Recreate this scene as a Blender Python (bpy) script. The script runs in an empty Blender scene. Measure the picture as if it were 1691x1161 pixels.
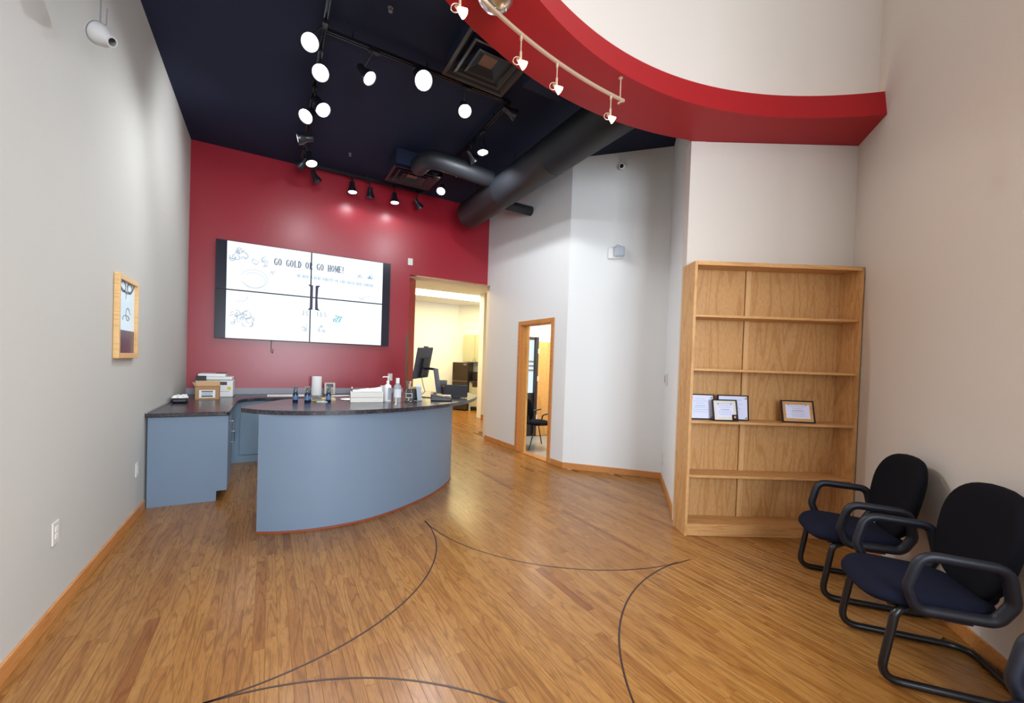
import bpy, math, random
import numpy as np
from mathutils import Vector, Matrix
R = math.radians
random.seed(7)
D = bpy.data
COL = bpy.context.scene.collection
sc = bpy.context.scene

# ------------------------------------------------------------------ camera, world, big lights, exposure
YAW, PITCH, ROLL = .5123, -.0174, .0332
CAMP = Vector((0, 0, 1.5))
fw = Vector((math.sin(YAW)*math.cos(PITCH), math.cos(YAW)*math.cos(PITCH), math.sin(PITCH)))
rt = Vector((math.cos(YAW), -math.sin(YAW), 0)); up = rt.cross(fw)
rt2 = rt*math.cos(ROLL)+up*math.sin(ROLL); up2 = -rt*math.sin(ROLL)+up*math.cos(ROLL)
cd = D.cameras.new('camera'); cam = D.objects.new('camera', cd); COL.objects.link(cam)
cd.sensor_width = 36; cd.lens = 680.94/1691*36
cd.shift_x = (845.5-827.75)/1691; cd.shift_y = (611.38-580.5)/1691
cd.clip_start = .05
m = Matrix((rt2, up2, -fw)).transposed().to_4x4(); m.translation = CAMP
cam.matrix_world = m
sc.camera = cam
w = D.worlds.new('sky'); sc.world = w; w.use_nodes = True
bg = w.node_tree.nodes['Background']; bg.inputs[0].default_value = (.62, .76, 1, 1); bg.inputs[1].default_value = 1.0
sc.view_settings.view_transform = 'Standard'; sc.view_settings.look = 'None'
sc.view_settings.gamma = 1; sc.view_settings.use_curve_mapping = False
sc.view_settings.exposure = 0.08

def area(name, loc, target, sx, sy, power, col, spread=180):
    l = D.lights.new(name, 'AREA'); l.shape = 'RECTANGLE'; l.size = sx; l.size_y = sy; l.energy = power; l.color = col
    l.spread = R(spread)
    o = D.objects.new(name, l); COL.objects.link(o); o.location = loc
    o.rotation_euler = (Vector(target)-Vector(loc)).to_track_quat('-Z', 'Y').to_euler()
    return o
area('daylight_shop_window', (.6, -2.42, 1.95), (.6, 0, 1.95), 1.95, 1.75, 350, (.80, .90, 1))
area('assumed_high_window', (1.2, -2.42, 4.9), (1.2, 0, 4.7), 3.6, 1.7, 98, (1, .96, .93))  # assumed unseen window, added to brighten the curved upper wall and soffit face
area('kitchen_trough_light', (4.4, 10.7, 3.30), (4.4, 10.7, 0), 2.4, .8, 105, (1, .82, .40))
area('passage_light', (3.2, 8.6, 3.30), (3.2, 8.6, 0), .7, .7, 55, (1, .72, .36))  # unseen lamp, added to warm the red wall inside the opening
area('office_fill_light', (4.9, 6.1, 2.64), (4.9, 6.1, 0), 1.0, .8, 55, (1, .97, .92))  # unseen lamp, added to brighten the room behind the doorway

# ------------------------------------------------------------------ materials
def lin(c):
    return tuple((x/255/12.92 if x/255 <= .04045 else ((x/255+.055)/1.055)**2.4) for x in c)+(1,)
class NT:
    def __init__(s, name):
        s.m = D.materials.new(name); s.m.use_nodes = True; s.t = s.m.node_tree; s.b = s.t.nodes['Principled BSDF']
    def n(s, t, **k):
        x = s.t.nodes.new(t)
        for a, v in k.items():
            if a.startswith('i_'):
                key = a[2:]; key = int(key) if key.isdigit() else key.replace('_', ' ')
                x.inputs[key].default_value = v
            else: setattr(x, a, v)
        return x
    def l(s, a, b): s.t.links.new(a, b)
    def ramp(s, fac, stops):
        r = s.n('ShaderNodeValToRGB'); e = r.color_ramp.elements
        while len(e) < len(stops): e.new(.5)
        for q, (p, c) in zip(e, stops): q.position = p; q.color = c
        s.l(fac, r.inputs[0]); return r.outputs[0]
    def mix(s, fac, a, b, mode='MIX'):
        x = s.n('ShaderNodeMix', data_type='RGBA', blend_type=mode)
        for i, v in ((0, fac), (6, a), (7, b)):
            if hasattr(v, 'is_output'): s.l(v, x.inputs[i])
            else: x.inputs[i].default_value = v
        return x.outputs[2]
def mat(name, rgb, rough=.5, metal=0, spec=.5, emit=None, es=1, bump=0, bscale=200, trans=0, ior=1.45, coat=0, noise=0, nscale=5):
    x = NT(name); b = x.b; c = lin(rgb)
    b.inputs['Base Color'].default_value = c; b.inputs['Roughness'].default_value = rough; b.inputs['Metallic'].default_value = metal
    b.inputs['Specular IOR Level'].default_value = spec; b.inputs['IOR'].default_value = ior
    b.inputs['Transmission Weight'].default_value = trans; b.inputs['Coat Weight'].default_value = coat
    if emit: b.inputs['Emission Color'].default_value = lin(emit); b.inputs['Emission Strength'].default_value = es
    co = x.n('ShaderNodeTexCoord')
    if noise:
        nz = x.n('ShaderNodeTexNoise', i_Scale=nscale, i_Detail=4.0); x.l(co.outputs['Object'], nz.inputs[0])
        d = tuple(v*(1-noise) for v in c[:3])+(1,)
        x.l(x.mix(nz.outputs[0], c, d), b.inputs['Base Color'])
    if bump:
        nz = x.n('ShaderNodeTexNoise', i_Scale=bscale, i_Detail=3.0); x.l(co.outputs['Object'], nz.inputs[0])
        bp = x.n('ShaderNodeBump', i_Strength=bump, i_Distance=.002); x.l(nz.outputs[0], bp.inputs['Height']); x.l(bp.outputs[0], b.inputs['Normal'])
    return x.m
def wood(name, light, mid, dark, sx=9, sy=.9, sz=9, rough=.35, attr=False, spec=.5, lines=9, coat=0):
    """oak: contour lines of a stretched noise make the cathedral grain; coordinates are the plank's or board's own"""
    x = NT(name); b = x.b
    if attr:
        g = x.n('ShaderNodeNewGeometry'); at = x.n('ShaderNodeAttribute', attribute_name='plank')
        off = x.n('ShaderNodeVectorMath', operation='SCALE'); x.l(at.outputs['Vector'], off.inputs[0]); off.inputs['Scale'].default_value = 37
        ad = x.n('ShaderNodeVectorMath', operation='ADD'); x.l(g.outputs['Position'], ad.inputs[0]); x.l(off.outputs[0], ad.inputs[1]); src = ad.outputs[0]
    else:
        src = x.n('ShaderNodeTexCoord').outputs['Object']
    mp = x.n('ShaderNodeMapping'); mp.inputs['Scale'].default_value = (sx, sy, sz); x.l(src, mp.inputs[0])
    n1 = x.n('ShaderNodeTexNoise', i_Scale=1.0, i_Detail=2.0, i_Roughness=.45); x.l(mp.outputs[0], n1.inputs[0])
    mu = x.n('ShaderNodeMath', operation='MULTIPLY'); x.l(n1.outputs[0], mu.inputs[0]); mu.inputs[1].default_value = lines*6.283
    si = x.n('ShaderNodeMath', operation='SINE'); x.l(mu.outputs[0], si.inputs[0])
    gr = x.ramp(si.outputs[0], [(0, (1, 1, 1, 1)), (.55, (.75, .75, .75, 1)), (.92, (.15, .15, .15, 1)), (1, (0, 0, 0, 1))])
    mp2 = x.n('ShaderNodeMapping'); mp2.inputs['Scale'].default_value = (sx*35, sy*22, sz*35); x.l(src, mp2.inputs[0])
    n2 = x.n('ShaderNodeTexNoise', i_Scale=1.0, i_Detail=3.0); x.l(mp2.outputs[0], n2.inputs[0])
    c1 = x.mix(gr, lin(mid), lin(light))
    po = x.ramp(n2.outputs[0], [(.38, (0, 0, 0, 1)), (.55, (1, 1, 1, 1))])
    c2 = x.mix(po, x.mix(.35, c1, lin(dark)), c1)
    if attr:
        sp = x.n('ShaderNodeSeparateColor'); x.l(at.outputs['Color'], sp.inputs[0])
        tone = x.ramp(sp.outputs[0], [(0, lin((206, 176, 150))), (.05, lin((234, 222, 205))), (.5, lin((244, 238, 230))), (.85, (1, 1, 1, 1)), (1, lin((255, 250, 232)))])
        c2 = x.mix(1.0, c2, tone, 'MULTIPLY')
    x.l(c2, b.inputs['Base Color'])
    b.inputs['Roughness'].default_value = rough; b.inputs['Specular IOR Level'].default_value = spec; b.inputs['Coat Weight'].default_value = coat; b.inputs['Coat Roughness'].default_value = .25
    return x.m
M = {}
M['plank'] = wood('oak_plank', (160, 113, 58), (138, 93, 44), (98, 62, 30), 8, .75, 8, .27, True, .5, 13)
M['oak'] = wood('oak_trim', (206, 140, 76), (186, 118, 58), (140, 86, 40), 20, .8, 20, .4)
M['oakv'] = wood('oak_plywood_upright', (202, 156, 102), (188, 138, 84), (150, 104, 60), 5, 5, .55, .42, lines=10)
M['oakh'] = wood('oak_board_level', (208, 160, 104), (192, 140, 86), (150, 102, 58), .7, 12, 12, .42, lines=8)
M['batten'] = wood('oak_batten', (218, 174, 120), (206, 158, 104), (170, 122, 74), 30, 30, .5, .42, lines=3)
M['frameoak'] = wood('pale_oak_frame', (232, 190, 128), (220, 174, 108), (190, 140, 80), 20, .8, 20, .35)
M['subfloor'] = mat('subfloor_joint', (110, 72, 38), .8)
M['inlay'] = mat('walnut_inlay', (58, 36, 26), .35, noise=.3, nscale=30)
M['wall'] = mat('wall_paint_offwhite', (196, 195, 189), .7, spec=.3, bump=.25, bscale=170)
M['wallw'] = mat('wall_paint_white', (226, 227, 226), .6, spec=.35, bump=.15, bscale=170)
M['wallr'] = mat('wall_paint_beige', (208, 201, 193), .7, spec=.3, bump=.25, bscale=170)
M['red'] = mat('wall_paint_red', (154, 22, 40), .38, spec=.6, coat=.38, bump=.12, bscale=60)
M['red'].node_tree.nodes['Principled BSDF'].inputs['Coat Roughness'].default_value = .30
M['redring'] = mat('soffit_paint_red', (158, 14, 24), .5, spec=.4, bump=.08, bscale=120)
M['black'] = mat('ceiling_paint_black', (28, 35, 58), .75, spec=.3, bump=.3, bscale=90)
M['duct'] = mat('duct_paint_black', (33, 35, 40), .5, spec=.4)
M['blackm'] = mat('black_metal', (26, 26, 30), .4, spec=.5)
M['blacktrack'] = mat('black_track_enamel', (24, 24, 32), .35, spec=.6)
M['laminate'] = mat('blue_grey_laminate', (116, 134, 154), .42, spec=.45)
M['laminate2'] = mat('light_blue_laminate', (134, 162, 184), .4, spec=.45)
M['cream'] = mat('cream_cabinet', (172, 170, 146), .5)
M['chrome'] = mat('satin_nickel', (190, 190, 192), .28, metal=1)
M['silver'] = mat('brushed_silver_dome', (200, 196, 190), .3, metal=1)
M['rail'] = mat('champagne_rail', (206, 182, 158), .4, metal=.6)
M['white'] = mat('white_plastic', (232, 232, 230), .4)
M['offwhite'] = mat('offwhite_plate', (216, 212, 202), .45)
M['paper'] = mat('white_paper', (238, 238, 236), .8)
M['grey'] = mat('grey_plastic', (120, 120, 124), .45)
M['dkgrey'] = mat('dark_grey_plastic', (62, 62, 68), .42)
M['blkp'] = mat('black_plastic', (20, 20, 26), .35)
M['cloth'] = mat('navy_black_fabric', (24, 27, 44), .95, spec=.15, bump=.5, bscale=700, noise=.25, nscale=60)
M['cloth2'] = mat('black_fabric', (16, 16, 22), .95, spec=.15, bump=.5, bscale=700)
M['armp'] = mat('dark_navy_polyurethane', (15, 18, 30), .5, spec=.5)
M['tube'] = mat('black_tubular_steel', (20, 20, 24), .3, spec=.55)
M['card'] = mat('brown_cardboard', (186, 142, 100), .8, noise=.15, nscale=20)
M['cardin'] = mat('cardboard_inside', (204, 166, 122), .8)
M['tan'] = mat('tan_paper_pad', (206, 180, 132), .8)
M['blue'] = mat('dark_blue_bottle', (16, 34, 66), .15, spec=.6)
M['bluelab'] = mat('pale_blue_label', (84, 114, 150), .5)
M['clear'] = mat('clear_plastic', (238, 243, 246), .06, trans=.9, ior=1.3)
M['glass'] = mat('clear_glass', (236, 240, 238), .03, trans=1, ior=1.45)
M['gel'] = mat('clear_gel_bottle', (214, 222, 228), .12, trans=.65, ior=1.35)
M['label'] = mat('white_label', (220, 224, 230), .6)
M['yellow'] = mat('yellow_sticker', (222, 196, 60), .5)
M['fridge'] = mat('black_fridge_enamel', (50, 38, 28), .35)
M['pane'] = mat('window_glass', (250, 250, 250), .02, trans=1, ior=1.05)
M['doorleaf'] = wood('maple_door', (222, 164, 88), (210, 148, 76), (180, 120, 60), 3, 3, .4, .4, lines=5)
M['darkframe'] = mat('dark_bronze_frame', (46, 36, 32), .4)
M['tile'] = mat('grey_vinyl_floor', (172, 168, 156), .18, spec=.6, noise=.15, nscale=3)
M['ink'] = mat('print_ink_dark', (20, 50, 90), .6)
M['inkgrey'] = mat('print_ink_grey', (150, 156, 166), .6)
M['inkcyan'] = mat('print_ink_cyan', (60, 180, 200), .6)
def granite():
    x = NT('dark_speckled_laminate'); co = x.n('ShaderNodeTexCoord')
    n1 = x.n('ShaderNodeTexNoise', i_Scale=90.0, i_Detail=4.0, i_Roughness=.7); x.l(co.outputs['Object'], n1.inputs[0])
    n2 = x.n('ShaderNodeTexNoise', i_Scale=9.0, i_Detail=4.0); x.l(co.outputs['Object'], n2.inputs[0])
    c = x.ramp(n1.outputs[0], [(.35, lin((30, 29, 36))), (.5, lin((54, 52, 60))), (.62, lin((86, 84, 92))), (.75, lin((128, 124, 128)))])
    d = x.ramp(n2.outputs[0], [(.35, lin((170, 160, 165))), (.65, (1, 1, 1, 1))])
    x.l(x.mix(1.0, c, d, 'MULTIPLY'), x.b.inputs['Base Color']); x.b.inputs['Roughness'].default_value = .24; x.b.inputs['Specular IOR Level'].default_value = .6
    return x.m
M['granite'] = granite()
def emis(name, rgb, s):
    x = NT(name); x.b.inputs['Base Color'].default_value = (0, 0, 0, 1); x.b.inputs['Emission Color'].default_value = lin(rgb); x.b.inputs['Emission Strength'].default_value = s
    return x.m
M['lampcool'] = emis('lit_lamp_cool', (244, 250, 255), 14)
M['lampdim'] = emis('lit_lamp_side', (236, 246, 255), 3)
M['lampwarm'] = emis('lit_lamp_warm', (255, 214, 160), 9)
M['cove'] = emis('cove_lamp', (255, 236, 205), 6)
M['trough'] = emis('kitchen_trough_lens', (255, 244, 190), 6)
M['screen'] = emis('lit_screen_white', (236, 248, 255), 1.15)
M['screenoff'] = mat('dark_screen', (30, 30, 46), .25, spec=.5)
M['sink'] = emis('screen_text_blue', (16, 50, 100), .7)
M['sink2'] = emis('screen_text_pale', (100, 150, 190), 1)
M['slogo'] = emis('screen_logo_indigo', (44, 36, 72), .8)
M['sfaint'] = emis('screen_art_faint', (178, 190, 204), 1)
M['scyan'] = emis('screen_art_teal', (96, 190, 200), 1)
M['tabscreen'] = emis('certificate_glare', (225, 232, 255), .0)
M['led'] = emis('red_led', (255, 60, 60), 4)
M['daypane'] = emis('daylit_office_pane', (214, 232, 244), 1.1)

# ------------------------------------------------------------------ mesh builder
class MB:
    def __init__(s): s.v = []; s.f = []; s.mi = []
    def add(s, V, F, mi=0, T=None):
        k = len(s.v)
        for p in V:
            p = Vector(p)
            s.v.append(tuple(T @ p) if T else tuple(p))
        for q in F: s.f.append([i+k for i in q]); s.mi.append(mi)
        return s
    def box(s, x0, x1, y0, y1, z0, z1, mi=0, T=None):
        V = [(x, y, z) for z in (z0, z1) for y in (y0, y1) for x in (x0, x1)]
        return s.add(V, [(0, 2, 3, 1), (4, 5, 7, 6), (0, 1, 5, 4), (2, 6, 7, 3), (0, 4, 6, 2), (1, 3, 7, 5)], mi, T)
    def prism(s, P, z0, z1, mi=0, T=None):
        n = len(P); A = sum(P[i][0]*P[(i+1) % n][1]-P[(i+1) % n][0]*P[i][1] for i in range(n))
        if A < 0: P = P[::-1]
        V = [(p[0], p[1], z0) for p in P]+[(p[0], p[1], z1) for p in P]
        F = [tuple(range(n-1, -1, -1)), tuple(range(n, 2*n))]+[(i, (i+1) % n, n+(i+1) % n, n+i) for i in range(n)]
        return s.add(V, F, mi, T)
    def lathe(s, prof, n=24, mi=0, T=None, cap=True):
        V = []; F = []
        for r, z in prof:
            for k in range(n):
                a = 2*math.pi*k/n; V.append((r*math.cos(a), r*math.sin(a), z))
        for j in range(len(prof)-1):
            for k in range(n): F.append((j*n+k, j*n+(k+1) % n, (j+1)*n+(k+1) % n, (j+1)*n+k))
        if cap: F.append(tuple(range(n-1, -1, -1))); F.append(tuple((len(prof)-1)*n+k for k in range(n)))
        return s.add(V, F, mi, T)
    def tube(s, P, r, n=10, closed=False, mi=0, T=None, ry=None):
        P = [Vector(p) for p in P]; N = len(P); V = []; F = []
        tg = []
        for i in range(N):
            a = P[(i-1) % N] if (closed or i > 0) else P[i]; b = P[(i+1) % N] if (closed or i < N-1) else P[i]
            tg.append((b-a).normalized())
        u = tg[0].orthogonal().normalized()
        if abs(tg[0].z) < .9: u = Vector((0, 0, 1))-tg[0]*tg[0].z; u.normalize()
        for i in range(N):
            u = (u-tg[i]*u.dot(tg[i])).normalized(); w_ = tg[i].cross(u)
            for k in range(n):
                a = 2*math.pi*k/n; V.append(P[i]+u*math.cos(a)*(ry or r)+w_*math.sin(a)*r)
        for i in range(N if closed else N-1):
            j = (i+1) % N
            for k in range(n): F.append((i*n+k, i*n+(k+1) % n, j*n+(k+1) % n, j*n+k))
        if not closed: F.append(tuple(range(n-1, -1, -1))); F.append(tuple((N-1)*n+k for k in range(n)))
        return s.add(V, F, mi, T)
    def strip(s, P, w, z0, z1, mi=0):
        """vertical-sided band of width w along 2-D path P"""
        n = len(P); L = []; Q = []
        for i in range(n):
            a = Vector(P[max(i-1, 0)]); b = Vector(P[min(i+1, n-1)]); t = (b-a).normalized(); nn = Vector((-t.y, t.x))
            L.append(Vector(P[i])+nn*w/2); Q.append(Vector(P[i])-nn*w/2)
        for i in range(n-1):
            s.prism([L[i], L[i+1], Q[i+1], Q[i]], z0, z1, mi)
        return s
    def build(s, name, mats, parent=None, smooth=None, bevel=0, bseg=2):
        me = D.meshes.new(name); me.from_pydata([tuple(v) for v in s.v], [], s.f); me.update()
        if not isinstance(mats, (list, tuple)): mats = [mats]
        for q in mats: me.materials.append(q)
        for p, i in zip(me.polygons, s.mi): p.material_index = i
        o = D.objects.new(name, me); COL.objects.link(o)
        if smooth is not None:
            for p in me.polygons: p.use_smooth = True
            me.set_sharp_from_angle(angle=R(smooth))
        if bevel:
            bv = o.modifiers.new('bevel', 'BEVEL'); bv.width = bevel; bv.segments = bseg; bv.limit_method = 'ANGLE'; bv.angle_limit = R(40)
        if parent: o.parent = parent
        return o
def thing(name, label, cat, loc=(0, 0, 0), rz=0, group=None):
    o = D.objects.new(name, None); COL.objects.link(o); o.location = loc; o.rotation_euler = (0, 0, rz); o.empty_display_size = .1
    o['label'] = label; o['category'] = cat
    if group: o['group'] = group
    return o
def tag(o, label, cat, group=None):
    o['label'] = label; o['category'] = cat
    if group: o['group'] = group
    return o
def struct(o, label=None, cat=None):
    o['kind'] = 'structure'
    if label: o['label'] = label
    o['category'] = cat or o.name.split('_')[0].split('.')[0]
    return o
def copy_thing(src, loc, rz, label, group=None):
    r = src.copy(); COL.objects.link(r); r.location = loc; r.rotation_euler = (0, 0, rz); r['label'] = label
    if group: r['group'] = group
    for ch in src.children:
        c = ch.copy(); COL.objects.link(c); c.parent = r
        for g in ch.children:
            d = g.copy(); COL.objects.link(d); d.parent = c
    return r
def arc(c, r, a0, a1, n):
    return [(c[0]+r*math.cos(a0+(a1-a0)*i/n), c[1]+r*math.sin(a0+(a1-a0)*i/n)) for i in range(n+1)]
def Tm(loc=(0, 0, 0), rz=0, rx=0, ry=0, s=1):
    return Matrix.Translation(loc) @ Matrix.Rotation(rz, 4, 'Z') @ Matrix.Rotation(ry, 4, 'Y') @ Matrix.Rotation(rx, 4, 'X') @ Matrix.Scale(s, 4)
def fillet(P, r, n=6, closed=False):
    """round the corners of a 3-D polyline"""
    P = [Vector(p) for p in P]; N = len(P); O = []
    for i in range(N):
        if not closed and i in (0, N-1): O.append(P[i]); continue
        a = P[(i-1) % N]; b = P[i]; c = P[(i+1) % N]
        rr = r[i] if isinstance(r, (list, tuple)) else r
        d1 = (a-b).normalized(); d2 = (c-b).normalized(); ang = d1.angle(d2)
        t = min(rr/math.tan(ang/2) if ang < 3.1 else 0, (a-b).length*.48, (c-b).length*.48)
        p0 = b+d1*t; p1 = b+d2*t
        for k in range(n+1):
            u = k/n; O.append(p0*(1-u)**2+b*2*u*(1-u)+p1*u*u)
    return O

# ------------------------------------------------------------------ layout constants (metres)
ZC = 4.475                     # black ceiling
XL = -1.017                    # left wall face
YB = 7.227                     # red wall face
PW0 = (3.746, 4.757); PW1 = (3.69, 7.12)      # white wall with the office door
CW1 = (4.656, 3.765)           # far corner of the angled white wall
CL = (3.472, 2.614)            # end of the return wall, start of the wall behind the bookcase
SR = (4.840, 1.821)            # corner at the wall behind the chairs
RD = Vector((math.cos(.6958), math.sin(.6958)))   # direction of the wall behind the chairs
RE = (SR[0]-RD.x*3.3, SR[1]-RD.y*3.3)
RC = (2.412, -.629)            # centre of the curved red soffit
YF = -2.3                      # shop-window wall behind the viewer
ZT = 6.6
def wall_seg(name, a, b, z0, z1, material, side, th=.12, label=None):
    """slab from a to b, face on the line, thickness to the given side (+1 = to the left of a->b)"""
    a = Vector(a); b = Vector(b); t = (b-a).normalized(); n = Vector((-t.y, t.x))*side*th
    o = MB().prism([a, b, b+n, a+n], z0, z1).build(name, material)
    return struct(o, label, 'wall')

# floor: subfloor, planks, inlay
fl_ = struct(MB().box(-1.2, 7.2, -2.5, 13.2, -.10, -.011).build('floor', M['subfloor']), 'oak strip floor running away from the viewer', 'floor')
def project(p):
    v = Vector(p)-CAMP; d = v.dot(fw)
    if d < .2: return None
    return (827.75+680.94*v.dot(rt2)/d, 611.38-680.94*v.dot(up2)/d, d)
PWID = .0572
planks = []
x = XL-.003
while x < 6.9:
    y = -2.4-random.random()*.8
    while y < 12.9:
        ln = random.uniform(.32, 1.15)
        y1 = min(y+ln, 12.9)
        xm = x+PWID/2; ym = (y+y1)/2
        office = xm > 3.76 and ym > 4.4 and ym < 7.6 and (xm-3.746)*1.09 > (4.9-ym)
        void = xm > 3.2 and ym < 4.6 and not (ym > 1.821-(4.84-xm)*.836-.25)
        if not (office or void) and not (xm > 4.9 and ym < 8):
            c = project((xm, ym, 0)); sc_ = 0
            if c:
                if -60 < c[0] < 1750 and c[1] < 1240: sc_ = (y1-y)/c[2]**3
            planks.append((sc_, x, y, y1))
        y = y1
    x += PWID
planks.sort(key=lambda q: -q[0])
def plank_geo(V, F, C, x, y0, y1):
    k = len(V); g = .0002; c = .0008; x0, x1, a, b = x+g, x+PWID-g, y0+g, y1-g
    h = random.uniform(-.0003, .0002)
    V += [(x0, a, -.010), (x1, a, -.010), (x1, b, -.010), (x0, b, -.010), (x0, a, h-c), (x1, a, h-c), (x1, b, h-c), (x0, b, h-c),
          (x0+c, a+c, h), (x1-c, a+c, h), (x1-c, b-c, h), (x0+c, b-c, h)]
    for i in range(4):
        j = (i+1) % 4; F.append((k+i, k+j, k+4+j, k+4+i)); F.append((k+4+i, k+4+j, k+8+j, k+8+i))
    F.append((k+8, k+9, k+10, k+11))
    rr = (random.random(), random.random(), random.random(), 1); C += [rr]*12
def plank_obj(name, items):
    V, F, C = [], [], []
    for _, x, y0, y1 in items: plank_geo(V, F, C, x, y0, y1)
    me = D.meshes.new(name); me.from_pydata(V, [], F); at = me.attributes.new('plank', 'FLOAT_COLOR', 'POINT')
    at.data.foreach_set('color', [q for c in C for q in c])
    me.materials.append(M['plank']); me.update(); o = D.objects.new(name, me); COL.objects.link(o); o.parent = fl_
    return o
for q in planks[:300]: plank_obj('plank', [q])
o = plank_obj('planks', planks[300:]); o['kind'] = 'stuff'
# dark inlay: four arcs tangent to each other, a concave diamond
for c, a0, a1, r_ in (((2.895, 3.66), 180, 271, 1.60), ((-.218, 3.636), -90, 1.5, 1.516), ((2.81, .52), 90.5, 180, 1.553), ((-.262, .603), 0, 90, 1.516)):
    o = MB().strip(arc(c, r_, R(a0), R(a1), 48), .0105, -.004, .0009).build('inlay_line', M['inlay'], fl_); o['label'] = 'dark walnut arc inlaid in the floor'
OFF = [(3.80, 4.87), (4.75, 3.86), (5.75, 3.86), (5.75, 7.30), (3.75, 7.30)]
struct(MB().prism(OFF, -.06, .001).build('floor', M['tile']), 'shiny grey vinyl floor of the office behind the doorway', 'floor')

# walls
wall_seg('wall_left', (XL, YF-.1), (XL, YB+.12), -.05, ZT, M['wall'], 1, .14, 'tall off-white wall with a framed poster')
ob = MB()
ob.box(XL-.1, 2.142, YB, YB+.13, -.05, ZC+.02); ob.box(2.142, 3.9, YB, YB+.13, 3.02, ZC+.02)
struct(ob.build('wall_back', M['red']), 'red wall carrying the video screen', 'wall')
# header underside and white reveal behind the red wall
struct(MB().box(2.0, 3.9, YB+.131, 7.66, 3.02, 3.5).build('wall_header', M['wallw']), 'pale header over the kitchen opening', 'wall')
# passage wall with the door opening (y 5.13..5.95)
DY0, DY1, DZ = 5.10, 5.98, 2.16
pwx = lambda y: PW0[0]+(PW1[0]-PW0[0])*(y-PW0[1])/(PW1[1]-PW0[1])
ob = MB(); th = .13
def pq(y0, y1, z0, z1): ob.prism([(pwx(y0), y0), (pwx(y1), y1), (pwx(y1)+th, y1), (pwx(y0)+th, y0)], z0, z1)
pq(PW0[1], DY0, -.05, ZC+.02); pq(DY1, PW1[1], -.05, ZC+.02); pq(DY0, DY1, DZ, ZC+.02)
struct(ob.build('wall_passage', M['wallw']), 'white wall with the oak framed doorway', 'wall')
struct(MB().box(3.69, 3.9, PW1[1]+.001, YB-.001, 3.0, ZC+.02).build('wall_nib', M['wallw']), 'short white nib above the opening corner', 'wall')
wall_seg('wall_corner', PW0, CW1, -.05, ZC+.02, M['wallw'], 1, .12, 'angled white wall with the emergency light')
sdv = (Vector(SR)-Vector(CL)).normalized()
struct(MB().prism([Vector(CW1), Vector(CL), Vector(CL)+sdv*.14, Vector(CW1)+Vector((.12, 0))], -.05, ZC+.02).build('wall_return', M['wallw']), 'narrow white return wall beside the bookcase', 'wall')
wall_seg('wall_shelf', (CL[0]-.001, CL[1]-.002), (SR[0], SR[1]-.002), -.05, 3.675, M['wallr'], 1, .10, 'beige wall behind the bookcase')
wall_seg('wall_right', SR, RE, -.05, ZT, M['wallr'], 1, .12, 'beige wall behind the chairs')
wall_seg('wall_side', RE, (RE[0], YF-.1), -.05, ZT, M['wallr'], 1, .12, 'beige side wall out of view')
# shop front behind the viewer: wall with a window opening and an assumed upper one added for light
ob = MB(); ob.box(XL-.1, -.4, YF-.12, YF, -.05, 3.9); ob.box(XL-.1, -.6, YF-.12, YF, 3.9, ZT); ob.box(1.6, RE[0]+.1, YF-.12, YF, -.05, 3.9); ob.box(-.4, 1.6, YF-.12, YF, -.05, 1.0); ob.box(-.4, 1.6, YF-.12, YF, 2.78, 3.9)
ob.box(-.6, RE[0]+.1, YF-.12, YF, 5.8, ZT)
struct(ob.build('wall_front', M['wallr']), 'shop front wall behind the viewer', 'wall')
for wn, (x0, x1, z0, z1) in (('window_1', (-.4, 1.6, 1.0, 2.78)), ('window_2', (-.6, RE[0]+.1, 3.9, 5.8))):
    fr = MB(); t = .05
    fr.box(x0, x1, YF-.09, YF-.03, z0, z0+t); fr.box(x0, x1, YF-.09, YF-.03, z1-t, z1); fr.box(x0, x0+t, YF-.09, YF-.03, z0+t, z1-t); fr.box(x1-t, x1, YF-.09, YF-.03, z0+t, z1-t)
    xm = (x0+x1)/2; fr.box(xm-.025, xm+.025, YF-.09, YF-.03, z0+t, z1-t)
    struct(fr.build(wn, M['darkframe']), 'dark framed shop window', 'window')

# curved soffit ring, upper drum wall
a0, a1 = R(40), R(213); NN = 90
V = []; F = []
def ring_quad_strip(profile_fn, n=NN, aa0=a0, aa1=a1):
    V = []; F = []; m = None
    for i in range(n+1):
        a = aa0+(aa1-aa0)*i/n; pr = profile_fn(a); m = len(pr)
        for r_, z in pr: V.append((RC[0]+r_*math.cos(a), RC[1]+r_*math.sin(a), z))
    for i in range(n):
        for k in range(m): F.append((i*m+k, i*m+(k+1) % m, (i+1)*m+(k+1) % m, (i+1)*m+k))
    F.append(tuple(range(m))); F.append(tuple(n*m+k for k in reversed(range(m))))
    return V, F
def wall_clip_r(a):
    # radius at which a ray from the ring centre meets the wall behind the chairs
    d = Vector((math.cos(a), math.sin(a))); n = Vector((-RD.y, RD.x)); den = d.dot(n)
    r = (Vector(SR)-Vector(RC)).dot(n)/den if abs(den) > 1e-6 else 99
    return r if r > 0 else 99
def outer(a):
    if a >= R(71.6): return 3.40
    d = Vector((math.cos(a), math.sin(a))); t_ = (Vector(SR)-Vector(CL)).normalized(); n_ = Vector((-t_.y, t_.x))
    return (Vector(SR)-Vector(RC)).dot(n_)/d.dot(n_)+.03
def prof(a):
    ro = outer(a); return [(2.93, 3.678), (2.985, 3.90), (3.01, 3.90), (3.01, 3.80), (ro, 3.80), (ro, 3.678)]
V, F = ring_quad_strip(prof)
struct(MB().add(V, F).build('trim_1', M['redring'], smooth=35), 'curved red soffit band with a dark red underside', 'soffit')
V, F = ring_quad_strip(lambda a: [(3.10, 3.80), (3.10, ZT), (3.18, ZT), (3.18, 3.80)])
struct(MB().add(V, F).build('wall_upper', M['wallr'], smooth=35), 'curved cream wall rising above the red soffit', 'wall')
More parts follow.
